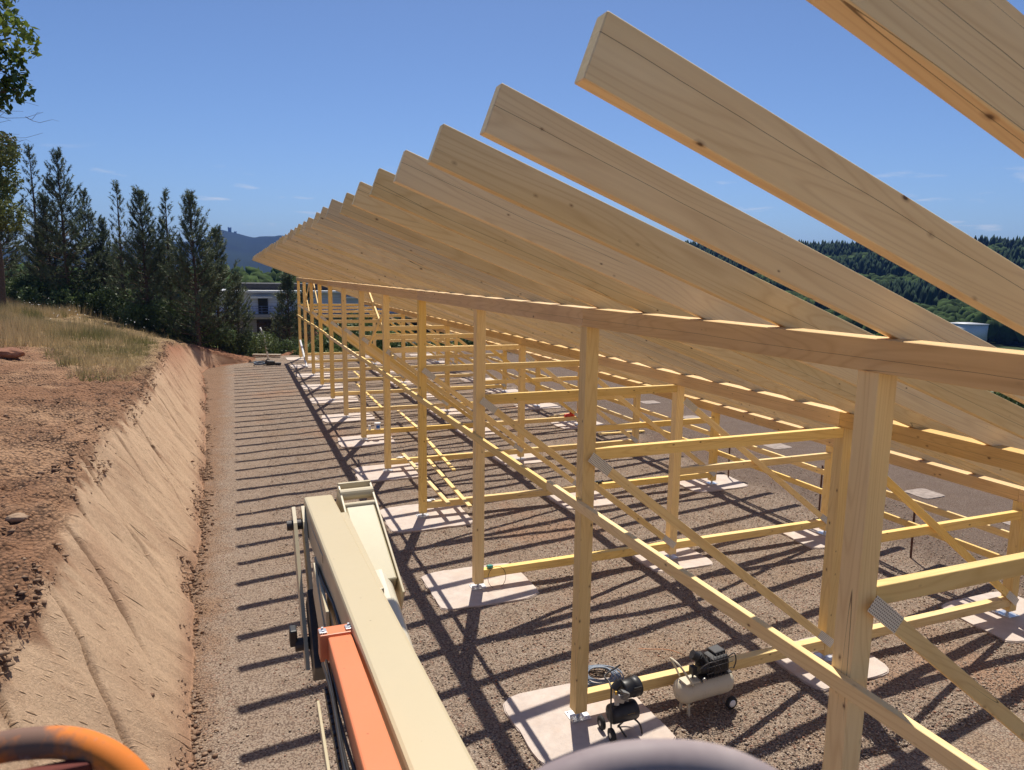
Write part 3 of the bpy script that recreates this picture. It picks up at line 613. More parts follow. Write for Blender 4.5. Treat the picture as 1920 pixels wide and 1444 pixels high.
# basket: worn rounded rims of the platform
def arc(cx_, cy_, z, rx, ry, a0, a1, n_=20, tilt=0): return [(cx_ + rx * math.cos(a), cy_ + ry * math.sin(a), z + tilt * math.sin(a)) for a in [a0 + (a1 - a0) * k / n_ for k in range(n_ + 1)]]
b = MB(); pts = [(-.62, .98, 4.93), (-.45, .98, 4.965), (-.32, .975, 4.985), (-.25, .965, 4.988), (-.20, .95, 4.98), (-.155, .925, 4.955), (-.125, .90, 4.91), (-.11, .87, 4.83), (-.10, .83, 4.66)]
def smooth_pts(P, n_=4):
    out = []; P = [Vector(p) for p in P]
    for i in range(len(P) - 1):
        p0, p1, p2, p3 = P[max(i - 1, 0)], P[i], P[i + 1], P[min(i + 2, len(P) - 1)]
        for j in range(n_):
            t = j / n_; out.append(.5 * ((2 * p1) + (-p0 + p2) * t + (2 * p0 - 5 * p1 + 4 * p2 - p3) * t * t + (-p0 + 3 * p1 - 3 * p2 + p3) * t ** 3))
    return out + [P[-1]]
b.tube(smooth_pts(pts), .019, 14); LB(b, 'basket_rail', RIM)
b = MB(); b.box((-.49, .93, 4.665), (.60, .02, .62), None, .004); LB(b, 'basket_panel', DARKRED)
b = MB(); pts = [(.13, .47, 5.02), (.175, .485, 5.105), (.22, .487, 5.143), (.28, .475, 5.163), (.34, .455, 5.166), (.39, .435, 5.153), (.44, .41, 5.115), (.49, .38, 5.03)]
b.tube(smooth_pts(pts), .019, 16); LB(b, 'basket_rail', RIM2)

# ---------------------------------------------------------------- compressors
def comp_small():
    r = empty('air_compressor', (4.22, 6.88, .035)); tag(r, 'small black upright air compressor standing on the concrete pad beside the second front post', 'compressor')
    b = MB(); b.lathe((-.20, 0, .27), (.20, 0, .27), [(0, .03), (.015, .075), (.06, .11), (.12, .12), (.88, .12), (.94, .11), (.985, .075), (1, .03)]); t = b.build('tank', BLACK, r)
    b = MB(); b.box((.055, -.105, .30), (.10, .012, .022), Euler((R_(-55), 0, 0)), .001); b.build('yellow_sticker', YEL, t)
    b = MB(); b.lathe((-.02, .02, .54), (.24, .05, .54), [(0, .07), (.04, .105), (.1, .112), (.55, .112), (.56, .12), (.94, .12), (1, .09)])
    for k in range(9): b.box((.10 + .012 * k, -.078, .58), (.005, .01, .07), Euler((R_(20), 0, 0)))
    b.build('motor', BLACK, r)
    b = MB(); b.box((-.08, -.03, .50), (.11, .13, .10), Euler((0, R_(20), 0)), .012)
    for k in range(6): b.box((-.045 + .003 * k, -.09, .50 + .018 * k), (.10, .07, .007), Euler((0, R_(25), 0)))
    b.cyl((-.12, -.06, .42), (-.12, -.02, .56), .03); b.build('cylinder_head', SILV, r)
    b = MB(); b.cyl((-.13, .02, .58), (-.05, .02, .66), .05).cyl((-.09, .02, .64), (-.03, .02, .68), .035); b.build('air_filter', BLACK, r)
    b = MB(); b.cyl((-.14, -.06, .56), (-.14, -.06, .60), .012); b.build('brass_valve', YEL, r)
    b = MB(); b.tube(smooth_pts([(-.21, -.10, .12), (-.225, -.10, .40), (-.23, -.10, .66), (-.225, -.07, .70), (-.21, .0, .715), (-.20, .12, .72), (.06, .20, .76)]), .011, 8)
    b.tube([(-.225, -.10, .40), (-.12, -.06, .40)], .009, 6); b.build('handle', BLACK, r)
    for yy in (-.13, .13):
        b = MB(); b.lathe((-.235, yy, .085), (-.195, yy, .085), [(0, .055), (.1, .085), (.9, .085), (1, .055)], 24); wh = b.build('wheel', RUBBER, r)
        b = MB(); b.cyl((-.24, yy, .085), (-.19, yy, .085), .03); b.build('hub', SILV, wh)
    b = MB(); b.tube(smooth_pts([(-.10, -.08, .16), (-.03, -.10, .04), (.0, -.11, .0)]), .012, 8).tube(smooth_pts([(.0, .10, .0), (.16, .10, .10), (.17, .0, .13), (.20, -.09, .10), (.215, -.12, .0)]), .012, 8); b.build('feet', DARK, r)
    return r
comp_small()
def comp_big():
    r = empty('air_compressor', (5.50, 7.0, 0)); r.rotation_euler = (0, 0, R_(3)); r.scale = (1.08, 1.05, 1.08); tag(r, 'cream horizontal tank air compressor with black motor on the gravel', 'compressor')
    b = MB(); b.lathe((-.41, 0, .29), (.41, 0, .29), [(0, .02), (.01, .06), (.035, .105), (.08, .138), (.13, .15), (.87, .15), (.92, .138), (.965, .105), (.99, .06), (1, .02)], 32); t = b.build('tank', TANK, r)
    b = MB(); b.cyl((-.405, -.03, .26), (-.418, -.03, .26), .02, seg=8); b.build('tank_plug', TANK, t)
    b = MB(); b.box((-.26, -.05, .44), (.20, .16, .02), None, .003); b.build('tank_shelf', TANK, t)
    b = MB(); b.box((.10, 0, .445), (.46, .24, .015), None, .003); b.build('mounting_plate', DARK, r)
    b = MB(); b.lathe((-.10, .0, .53), (.06, .0, .53), [(0, .06), (.1, .085), (.9, .085), (1, .06)])
    b.cyl((-.03, 0, .55), (-.10, .02, .70), .055, .05).cyl((-.12, .0, .68), (-.19, .02, .72), .055)
    for k in range(6): b.cyl((-.045 - .010 * k, .004 * k, .585 + .018 * k), (-.05 - .010 * k, .004 * k, .592 + .018 * k), .068)
    b.build('pump', BLACK, r)
    b = MB(); b.box((.16, .0, .56), (.24, .22, .22), Euler((0, R_(-4), 0)), .03).box((.19, .03, .68), (.16, .16, .06), Euler((0, R_(-4), 0)), .015); b.build('motor', BLACK, r)
    b = MB()
    for k in range(7): b.tube([(-.06 + .05 * k, -.14, .45), (-.06 + .05 * k, -.145, .60 + .01 * math.sin(k)), (-.05 + .05 * k, -.08, .71)], .0045, 5)
    for z_ in (.52, .60, .66): b.tube([(-.08, -.145, z_), (.30, -.145, z_ + .01)], .0045, 5)
    b.tube(smooth_pts([(.30, -.06, .62), (.38, -.07, .66), (.41, -.08, .56), (.37, -.09, .47)]), .008, 6).tube(smooth_pts([(-.20, -.09, .50), (-.12, -.12, .62), (.02, -.15, .66), (.12, -.15, .54)]), .008, 6)
    b.build('belt_guard', DARK, r)
    b = MB(); b.box((-.20, -.03, .55), (.07, .08, .10), None, .008).cyl((-.20, -.03, .45), (-.20, -.03, .52), .012); b.build('pressure_switch', BLACK, r)
    b = MB(); b.cyl((-.12, -.14, .47), (-.12, -.16, .47), .022).cyl((-.12, -.10, .42), (-.12, -.13, .42), .014); b.build('gauge', SILV, r)
    b = MB(); b.tube(smooth_pts([(-.25, -.12, .40), (-.36, -.12, .56), (-.46, -.11, .70), (-.47, .0, .72), (-.45, .09, .69), (-.37, .10, .57), (-.28, .11, .41)]), .012, 8); b.build('handle', TANK, r)
    b = MB(); b.box((-.26, -.06, .07), (.03, .035, .16), Euler((R_(-8), 0, 0)), .004).box((-.26, .08, .07), (.03, .035, .16), Euler((R_(8), 0, 0)), .004); b.build('leg', TANK, r)
    for yy in (-.17, .17):
        b = MB(); b.lathe((.30, yy - .022, .078), (.30, yy + .022, .078), [(0, .05), (.12, .078), (.88, .078), (1, .05)], 24); wh = b.build('wheel', RUBBER, r)
        b = MB(); b.lathe((.30, yy - .027, .078), (.30, yy + .027, .078), [(0, .02), (.02, .046), (.98, .046), (1, .02)], 20); b.build('rim', WHITE, wh)
comp_big()
# hose coil
b = MB()
for k in range(11):
    rx = .31 + .022 * math.sin(k * 2.1) - .014 * k; ph = k * .7
    pts = [(rx * math.cos(a) * (1 + .06 * math.sin(2 * a + ph)) + .02 * math.sin(k * 1.7), rx * .95 * math.sin(a) * (1 + .05 * math.cos(3 * a + ph)) + .02 * math.cos(k * 2.3), .015 + .006 * k + .012 * math.sin(2 * a + ph)) for a in [2 * math.pi * j / 36 for j in range(36)]]
    b.tube(pts, .0095, 6, True)
tag(b.build('hose_coil', HOSE, None, (4.52, 8.02, .02)), 'coil of grey blue air hose lying behind the second front post', 'hose')
b = MB(); b.tube(smooth_pts([(5.45, 8.52, .03), (5.65, 8.42, .035), (5.85, 8.30, .05), (6.0, 8.1, .04)]), .006, 6); tag(b.build('thin_cord', plain('orange_cord', (.55, .25, .12), .6)), 'thin pale orange cord on the gravel behind the cream compressor', 'cord')
# things on the low rails
b = MB(); b.box((0, 0, .03), (.11, .07, .05), Euler((0, R_(8), R_(20))), .008); r_ = b.build('power_tool', TEAL, None, (4.07, 11.33, .366)); tag(r_, 'small green tool with a cable loop by the third front post', 'tool')
b = MB(); b.tube([(.11 + .17 * math.cos(a), -.08 + .02 * math.sin(a), -.16 + .20 * math.sin(a)) for a in [2 * math.pi * j / 30 for j in range(30)]], .0045, 5, True); b.build('cable', RUST, r_)
b = MB(); b.cyl((0, 0, 0), (0, 0, .22), .10, .11); o = b.build('bucket', WHITE, None, (4.32, 23.35, .367)); tag(o, 'white bucket with blue mark on the low rail of the sixth frame', 'bucket')
b = MB(); b.cyl((0, -.105, .06), (0, -.105, .15), .06, seg=12); b.build('blue_label', BLUE, o)
b = MB(); b.cyl((0, 0, 0), (0, 0, .16), .05, .045); tag(b.build('bottle', WHITE, None, (4.04, 23.3, .367)), 'white bottle beside the bucket on the low rail', 'bottle')
for (x, y, lb) in ((4.0, 15.35, 'crumpled pale plastic sheet on the low rail by the fourth front post'), (4.25, 19.38, 'crumpled pale plastic sheet on the low rail by the fifth front post')):
    b = MB(); bmesh.ops.create_icosphere(b.b, subdivisions=3, radius=1)
    for v in b.b.verts: nz = 1 + .7 * float(fbm(v.co.x * 2.3 + x, v.co.y * 2.3 + v.co.z * 3, 3, 8)); v.co = Vector((v.co.x * .12 * nz, v.co.y * .06 * nz, v.co.z * .035 * nz))
    tag(b.build('plastic_sheet', WHITE, None, (x, y, .385)), lb, 'plastic sheet')
b = MB(); b.box((0, 0, .04), (.12, .07, .06), None, .015).cyl((-.16, 0, .05), (.1, .02, .05), .028).cyl((-.16, -.02, .03), (-.16, -.02, .07), .05); tag(b.build('angle_grinder', BLACK, None, (8.45, 15.34, .366)), 'black power tool on a low rail between the middle and back rows', 'tool')
b = MB(); b.box((0, 0, .06), (.5, .09, .12), Euler((0, 0, .3)), .02).box((.1, 0, .15), (.2, .06, .08), None, .02); tag(b.build('power_saw', RED, None, (11.5, 23.35, .366)), 'red power tool resting on a low rail towards the back row', 'tool')
for k, (x, y, z, a) in enumerate([(12.6, 22.3, .03, .2), (12.7, 21.6, .03, -.1), (12.3, 24.9, .04, .5)]):
    o = beam('plank', (x - .9, y, z + .03), (x + .9, y + a, z + .03), .12, .05, None, WOOD); tag(o, ['red brown board on the gravel behind the red tool', 'nearest red brown board on the gravel beyond the shed middle', 'pale offcut board under the red tool'][k], 'board')
# far end of the yard: bent white post, boards and small heap
b = MB(); b.tube([(1.87, 47.5, 0), (1.68, 47.5, 1.45), (1.45, 47.5, 2.05)], .055, 8); tag(b.build('bent_post', WHITE, None), 'bent white post standing at the far end of the gravel yard', 'post')
b = MB(); b.cyl((3.72, 45.6, 1.35), (3.80, 42.6, .06), .06, seg=10); tag(b.build('white_pipe', WHITE, None), 'white plastic pipe leaning against the farthest front posts', 'pipe')
o = beam('board', (1.0, 49.2, .12), (2.7, 48.6, .12), .35, .14, None, WOODO); tag(o, 'grey boards lying at the foot of the bent white post', 'board')
b = MB(); b.box((0, 0, .14), (.5, .35, .26), Euler((0, .1, .3)), .04).box((.45, -.1, .08), (.35, .2, .14), Euler((0, 0, -.3)), .03).tube(smooth_pts([(-.3, 0, .05), (-.2, .1, .30), (0, .05, .34)]), .03, 6); tag(b.build('generator', BLACK, None, (1.85, 44.6, .0)), 'dark small machine on the gravel at the far end of the yard', 'machine')
b = MB(); b.tube([(.28 * math.cos(a) * (1 + .05 * (j % 5)), .5 * math.sin(a), .05 + .002 * j) for j, a in enumerate([2 * math.pi * q_ / 12 for q_ in range(60)])], .02, 5); tag(b.build('cable_coil', HOSE, None, (1.25, 44.7, .0)), 'loose coil of grey cable left of the dark machine at the yard end', 'cable')

# ---------------------------------------------------------------- buildings beyond
def siding(name, c, hor=True, sc=5.0):
    g = NT(name); s_ = g.n('SeparateXYZ'); g.l(g.coord(), s_.inputs[0]); fr = g.math('FRACT', g.math('MULTIPLY', s_.outputs[2], sc)); ln = g.mr(fr, .12, .02)
    return g.fin(g.mix(ln, c, tuple(x * .45 for x in c)), .5, 0, .4)
SID = siding('blue_white_siding', (.62, .70, .92), True, 3.2); BLOCK = siding('concrete_block', (.34, .33, .32), True, 4.0)
GLASS = plain('dark_glass', (.02, .028, .035), .12, 0, .2, 1)
ROOF = plain('dark_roof', (.035, .033, .035), .8, 0, .3, 2)
hall = empty('blue_hall', (14, 90, -4.5)); tag(hall, 'long blue and white hall with a white roof edge behind the pines and the shed', 'building')
def hb(name, mat, c, d, parent=hall):
    b = MB(); b.box((0, 0, 0), d); o = b.build(name, mat, parent); o.location = Vector(c) - Vector((14, 90, -4.5)) if parent is hall else Vector(c); return o
hb('wall', SID, (14, 93, 1.55), (32, 6, 3.3)); hb('roof_edge', WHITE, (14, 91.8, 3.22), (36, 7.2, .22)); rf = hb('roof', ROOF, (16, 95, 3.75), (32, 8, .7))
for x in (3.0, 13.5): hb('canopy', WHITE, (x, 88.9, 2.55), (2.4, 2.2, .18))
for x in (6.6, 16.5, 24.5):
    o = hb('window', GLASS, (x, 89.96, 2.6), (3.4, .12, .6))
hb('door', GLASS, (3.2, 89.95, 1.5), (1.1, .14, 1.9)); hb('terrace', plain('terrace_concrete', (.32, .31, .31), .85), (13, 90.2, .35), (34, 3.4, .35))
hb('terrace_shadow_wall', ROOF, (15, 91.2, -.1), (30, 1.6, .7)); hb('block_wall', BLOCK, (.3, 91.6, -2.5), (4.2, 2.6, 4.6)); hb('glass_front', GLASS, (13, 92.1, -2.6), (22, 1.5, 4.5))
fr = MB()
for x in range(2, 24, 2): fr.box((x + .6 - 14, 91.3 - 90, 2.0), (.09, .08, 4.4))
fr.box((13 - 14, 1.28, 1.9), (22, .07, .09)); fr.build('mullions', DARK, hall)
rl = MB()
for x in range(-2, 24): rl.cyl((x - 14, -1.4, 5.0), (x - 14, -1.4, 6.0), .03, seg=6)
for z in (5.4, 5.7, 6.0): rl.cyl((-16, -1.4, z), (10, -1.4, z), .03, seg=6)
rl.build('railing', plain('blue_railing', (.12, .18, .34), .5), hall)
# dark shed with blue sheets beyond the yard
dk = empty('dark_hall', (26, 63, -6)); tag(dk, 'dark low hall with blue sheets seen between the posts beyond the yard', 'building')
b = MB(); b.box((0, 2, 2.4), (20, 5, 4.8)); b.build('wall', plain('dark_boards', (.03, .032, .035), .8, 0, .3, 1), dk)
b = MB(); b.box((0, 2, 4.95), (21, 6, .25)); b.build('roof', ROOF, dk)
for x in (3.5, 5.3, -8.5):
    b = MB(); b.box((x, -.6, 1.2 if x > 0 else 4.1), (1.25, .08, 1.2 if x > 0 else .9)); b.build('blue_sheet', BLUE, dk)
tank = empty('storage_tank', (174, 125.5, -9.8)); tag(tank, 'white round storage tank below the wooded hill at the right edge', 'tank')
b = MB(); b.lathe((0, 0, 0), (0, 0, 4.6), [(0, 4.3), (1, 4.3)], 40); b.build('shell', plain('white_tank_paint', (.62, .64, .68), .5), tank)
b = MB(); b.lathe((0, 0, 4.6), (0, 0, 5.0), [(0, 4.45), (.4, 4.45), (1, .5)], 40); b.build('roof', plain('tank_roof', (.5, .52, .55), .5), tank)
wb = empty('white_building', (182, 165.5, -12)); tag(wb, 'white flat roofed building glimpsed between rafters, left of the round tank', 'building')
b = MB(); b.box((0, 0, 1.8), (11, 9, 3.6)); b.build('wall', WHITE, wb); b = MB(); b.box((0, 0, 3.7), (11.6, 9.6, .3)); b.build('roof', plain('grey_roof', (.3, .32, .36), .6), wb)
for kx, (x, y, z, h_, w_, lb) in enumerate([(-4, 2762, 141, 16, 12, 'left ruined tower on the blue hill ridge'), (14, 2735, 127, 15, 9, 'right ruined tower on the blue hill ridge')]):
    b = MB(); b.box((0, 0, h_ / 2), (w_, w_, h_), None, .5)
    for q_ in (-1, 1): b.box((q_ * w_ * .35, 0, h_ + 1), (w_ * .25, w_, 2.5))
    tag(b.build('castle_tower', plain('tower_stone%d' % kx, (.16, .15, .14), .9), None, (x, y, z)), lb, 'tower', 'ruined towers on the ridge')

# ---------------------------------------------------------------- vegetation
def tube_np(P, r, seg=6):
    P = np.asarray(P, float); n = len(P); t = np.gradient(P, axis=0); t /= np.linalg.norm(t, axis=1)[:, None] + 1e-9
    a = np.cross(t, [0.3, .2, .93]); a /= np.linalg.norm(a, axis=1)[:, None] + 1e-9; b_ = np.cross(t, a); an = np.linspace(0, 2 * np.pi, seg, endpoint=False)
    V = P[:, None] + (a[:, None] * np.cos(an)[None, :, None] + b_[:, None] * np.sin(an)[None, :, None]) * np.asarray(r)[:, None, None]
    F = [[i * seg + k, i * seg + (k + 1) % seg, (i + 1) * seg + (k + 1) % seg, (i + 1) * seg + k] for i in range(n - 1) for k in range(seg)]
    return V.reshape(-1, 3), np.array(F)
class Acc:
    def __init__(s): s.V = []; s.F = []; s.n = 0
    def add(s, V, F): s.V.append(V); s.F.append(F + s.n); s.n += len(V)
    def get(s): return np.concatenate(s.V), np.concatenate(s.F)
def pine(h, w_, seed, dens=1.0, bare=.2, tip_up=.6):
    r = np.random.default_rng(seed); A = Acc(); zs = np.linspace(0, h, 9); bend = r.normal(0, .03, (9, 2)).cumsum(0) * h / 14
    A.add(*tube_np(np.c_[bend, zs], np.interp(zs, [0, h], [.012 * h + .03, .015]), 7))
    tips = []; dirs = []; ls = []
    z = h * bare
    while z < h * .985:
        t = z / h; L = w_ * (np.interp(t, [0, .25, .5, .8, 1], [.8, 1, .72, .30, .06])) * r.uniform(.75, 1.15); nb = max(3, int(r.integers(4, 7) * min(1, dens + .2)))
        a0 = r.uniform(0, 6.28); bx = np.array([np.interp(z, zs, bend[:, 0]), np.interp(z, zs, bend[:, 1]), z])
        for j in range(nb):
            az = a0 + 6.283 * j / nb + r.normal(0, .25); Lj = L * r.uniform(.6, 1.2); el = np.interp(t, [0, .5, 1], [-.05, .25, .9]) + r.normal(0, .12)
            s_ = np.linspace(0, 1, 6); rise = s_ * math.sin(el) * Lj + tip_up * s_ ** 2.5 * Lj * .45; out = s_ * math.cos(el) * Lj
            P = bx + np.c_[out * math.cos(az), out * math.sin(az), rise]; A.add(*tube_np(P, np.linspace(.018 + .010 * Lj, .006, 6), 4))
            ns = max(2, int(Lj * 6.5 * dens * np.interp(t, [0, .2, .4], [.35, .55, 1])))
            for q_ in range(ns):
                u_ = r.uniform(.35, 1.0) if q_ else 1.0; p = np.array([np.interp(u_, s_, P[:, c_]) for c_ in range(3)]); sd_ = az + r.choice([-1, 1]) * r.uniform(.3, 1.2)
                ln = r.uniform(.3, .8) * (1.1 - .35 * u_); dv = np.array([math.cos(sd_), math.sin(sd_), r.uniform(.2, .9) + 1.3 * t]); dv /= np.linalg.norm(dv)
                tips.append(p + dv * ln * .5); dirs.append(dv); ls.append(ln)
        z += r.uniform(.025, .045) * h * (1 if dens > .7 else 1.25)
    for q_ in range(4): tips.append(np.array([bend[-1, 0], bend[-1, 1], h - .18 * q_])); dirs.append(np.array([.1 * r.normal(), .1 * r.normal(), 1.])); ls.append(.45)
    tips = np.array(tips); dirs = np.array(dirs); ls = np.array(ls); K = 24; n = len(tips)
    s_ = r.uniform(-.5, .5, (n, K)); c_ = tips[:, None] + dirs[:, None] * (s_ * ls[:, None])[..., None]
    rad = r.normal(0, 1, (n, K, 3)); rad -= (rad * dirs[:, None]).sum(-1, keepdims=True) * dirs[:, None] * .9; rad /= np.linalg.norm(rad, axis=-1, keepdims=True)
    nd = rad * .8 + dirs[:, None] * .7; nd /= np.linalg.norm(nd, axis=-1, keepdims=True); nl = r.uniform(.13, .24, (n, K, 1)); sd_ = np.cross(nd, rad + .3 * r.normal(0, 1, (n, K, 3))); sd_ /= np.linalg.norm(sd_, axis=-1, keepdims=True)
    w2 = .022; v = np.stack([c_ - sd_ * w2, c_ + sd_ * w2, c_ + nd * nl], 2).reshape(-1, 3); F = np.arange(len(v)).reshape(-1, 3)
    tone = r.uniform(.7, 1.3, (n, 1, 1)) * np.ones((n, K, 3)); g1 = np.array([.115, .145, .075])
    col = (g1 * tone.reshape(-1, 1)).reshape(n * K, 3, 3) if False else np.repeat((g1[None, None, None] * tone[..., None]).reshape(-1, 3), 1, 0)
    return A.get(), (v, F, col[:len(v)])
def tree_obj(name, data, loc, rz, label, cat, group=None, fmat=NEEDLE, sc=1.0, cache={}):
    key = id(data)
    if key not in cache:
        (tv, tf), (lv, lf, lc) = data; root = empty(name); t = npmesh('trunk', tv, tf, BARK, None, True, root); c = npmesh('crown', lv, lf, fmat, lc, False, root); cache[key] = (t.data, c.data)
    else:
        root = empty(name)
        for nm, d in zip(('trunk', 'crown'), cache[key]): o = bpy.data.objects.new(nm, d); link(o, root)
    root.location = loc; root.rotation_euler = (0, 0, rz); root.scale = (sc, sc, sc); return tag(root, label, cat, group)
def leafy(blobs, nleaf, size, col, seed, trunk=None, branches=None, col2=None):
    """blobs: (x,y,z,r) crown lumps"""
    r = np.random.default_rng(seed); A = Acc()
    if trunk is not None: A.add(*tube_np(*trunk, 8))
    for br in (branches or []): A.add(*tube_np(*br, 5))
    B = np.array(blobs); wts = B[:, 3] ** 2; idx = r.choice(len(B), nleaf, p=wts / wts.sum()); dv = r.normal(0, 1, (nleaf, 3)); dv /= np.linalg.norm(dv, axis=1)[:, None]
    c_ = B[idx, :3] + dv * (B[idx, 3] * r.uniform(.35, 1.0, nleaf) ** .6)[:, None]; a = r.normal(0, 1, (nleaf, 3)); a /= np.linalg.norm(a, axis=1)[:, None]; b_ = np.cross(a, r.normal(0, 1, (nleaf, 3))); b_ /= np.linalg.norm(b_, axis=1)[:, None]
    s_ = (size * r.uniform(.6, 1.3, nleaf))[:, None]; v = np.stack([c_ - a * s_, c_ + b_ * s_ * .55, c_ + a * s_, c_ - b_ * s_ * .55], 1).reshape(-1, 3)
    t_ = r.uniform(.65, 1.35, (len(B), 1))[idx] * r.uniform(.8, 1.2, (nleaf, 1)); cc = np.array(col) * t_
    if col2 is not None: k_ = (r.uniform(0, 1, (len(B), 1))[idx] > .6); cc = np.where(k_, np.array(col2) * t_, cc)
    return (A.get() if A.V else None), (v, np.arange(len(v)).reshape(-1, 4), np.repeat(cc, 4, 0))
pd = [pine(10.6, 2.6, 1, 1.0, .08, .9), pine(9.8, 1.3, 2, .5, .20, .5), pine(11.0, 1.5, 3, .5, .2, .5), pine(8.6, 1.9, 4, 1.1, .03, 1.3), pine(5.2, 1.2, 5, .9, .05, .4)]
def gz(x, y): return float(ground_z(x, y)) - .05
PL = [ # x, y, variant, rot, scale, label
 (-12.6, 58.9, 2, .4, .98, 'tall thin pine with a sparse crown, second tree from the left behind the meadow'),
 (-10.0, 53.5, 0, 1.0, .93, 'biggest broad pine in the left of the row behind the meadow'),
 (-9.2, 56.5, 0, 2.9, .76, 'dense pine tucked behind the biggest broad pine'),
 (-6.8, 53.2, 1, 2.2, .91, 'thin pine with bare lower trunk right of the biggest pine'),
 (-5.0, 49.5, 3, .3, .99, 'dense bottle brush pine right of the thin bare pine'),
 (-4.2, 52.5, 0, 4.0, .70, 'dark pine close behind the middle of the row'),
 (-3.7, 50.2, 1, 5.0, .93, 'slender pine between the two dark dense pines'),
 (-2.1, 46.9, 3, 1.7, 1.04, 'dark dense pine with upright shoots near the right end of the row'),
 (-1.0, 49.3, 3, 3.3, .90, 'lower dark pine at the right end of the row'),
 (.2, 50.8, 3, 2.1, .62, 'small dark pine at the right foot of the row'),
 (-15.2, 60, 0, 5.2, .95, 'dense pine behind the light green broadleaf tree'),
 (-17.5, 57, 3, .8, 1.05, 'dense pine at the far left edge of the meadow'),
 (-11.4, 56.2, 3, 1.5, .85, 'dark dense pine between the sparse tall pine and the biggest pine'),
 (-8.2, 55.6, 3, 4.4, .75, 'dark dense pine right behind the biggest pine, lower than it'),
 (-5.9, 57.5, 0, 2.6, .62, 'broad shaded pine behind the thin bare pine'),
 (-16.8, 63.0, 0, 2.2, .95, 'broad shaded pine at the far left background'),
 (-8.0, 61, 0, 3.7, .56, 'low shaded pine farther back in the middle of the row'),
 (-13.5, 64, 0, 1.9, .66, 'low shaded pine farther back at the left of the row'),
 (-3.0, 54.6, 0, .9, .50, 'low broad pine behind the slender pine'),
 (4.0, 59.5, 4, .5, 1.25, 'small light green pine standing between the yard end and the blue hall'),
 (5.7, 62.5, 4, 2.5, 1.15, 'small pine half hidden by the farthest posts')]
for (x, y, v, rz, s_, lb) in PL:
    z = gz(x, y) if x < 1 else float(low(x, y)) + 1.6
    tree_obj('pine_tree', pd[v], (x, y, z), rz, lb, 'pine tree', 'pines behind the meadow', sc=s_)
# undergrowth bushes
bush = [leafy([(rg.normal(0, .8), rg.normal(0, .6), rg.uniform(.5, 1.5), rg.uniform(.45, .8)) for _ in range(12)], 5000, .075, (.085, .125, .045), 60 + k, (np.array([[0, 0, 0], [0, .05, .5], [.1, 0, 1.]]), np.array([.06, .04, .02])), None, (.15, .20, .065)) for k in range(3)]
BL = [(-14.5, 55.5, 'leftmost'), (-12.6, 55.0, 'second'), (-10.9, 54.0, 'third'), (-9.2, 52.6, 'fourth'), (-7.7, 52.0, 'fifth'), (-6.2, 51.0, 'sixth'), (-5.0, 49.3, 'seventh'), (-3.6, 48.7, 'eighth'), (-2.4, 48.2, 'ninth'), (-1.2, 48.6, 'tenth'), (.1, 49.6, 'eleventh'), (1.4, 51.5, 'twelfth')]
for k, (x, y, nth) in enumerate(BL):
    tree_obj('bush', bush[k % 3], (x, y, gz(x, y) - .1), k * 1.3, '%s green bush from the left at the foot of the pines' % nth, 'bush', 'bushes under the pines', LEAF, .85 + .5 * ((k * 7) % 5) / 5)
for k, (x, y, nth) in enumerate([(2.8, 52.5, 'leftmost'), (6.8, 53, 'second'), (9.5, 55, 'third'), (13, 54, 'fourth'), (16.5, 55, 'fifth'), (20, 53.5, 'sixth'), (23.5, 54.5, 'seventh'), (27.5, 53, 'eighth'), (31, 49, 'ninth'), (33, 43, 'tenth'), (32.5, 36, 'eleventh'), (33, 29, 'twelfth'), (34, 22, 'last')]):
    tree_obj('bush', bush[(k + 1) % 3], (x, y, float(low(x, y)) + .2), k * 2.1, '%s bush from the left along the far edge of the yard' % nth, 'bush', 'bushes along the far edge of the yard', LEAF, 1.2 + .5 * (k % 3))
# light green broadleaf tree in the row
tr = (np.array([[0, 0, 0], [.1, 0, 2.5], [0, .1, 5], [.3, 0, 8.2]]), np.array([.17, .14, .11, .05]))
bl = [(min(.9, rg.normal(-.3, .9)), rg.normal(0, 1.0), rg.uniform(4.8, 9.0), rg.uniform(.6, 1.1)) for _ in range(16)]
lt = leafy(bl, 11000, .10, (.19, .22, .06), 71, tr, [(np.array([[0, 0, 4.5], [b_[0] * .5, b_[1] * .5, b_[2] - .8], [b_[0], b_[1], b_[2]]]), np.array([.07, .04, .015])) for b_ in bl])
tree_obj('broadleaf_tree', lt, (-12.3, 48.3, gz(-12.3, 48.3)), 0, 'light green broadleaf tree at the left edge under the dead twigs', 'tree', None, LEAF)
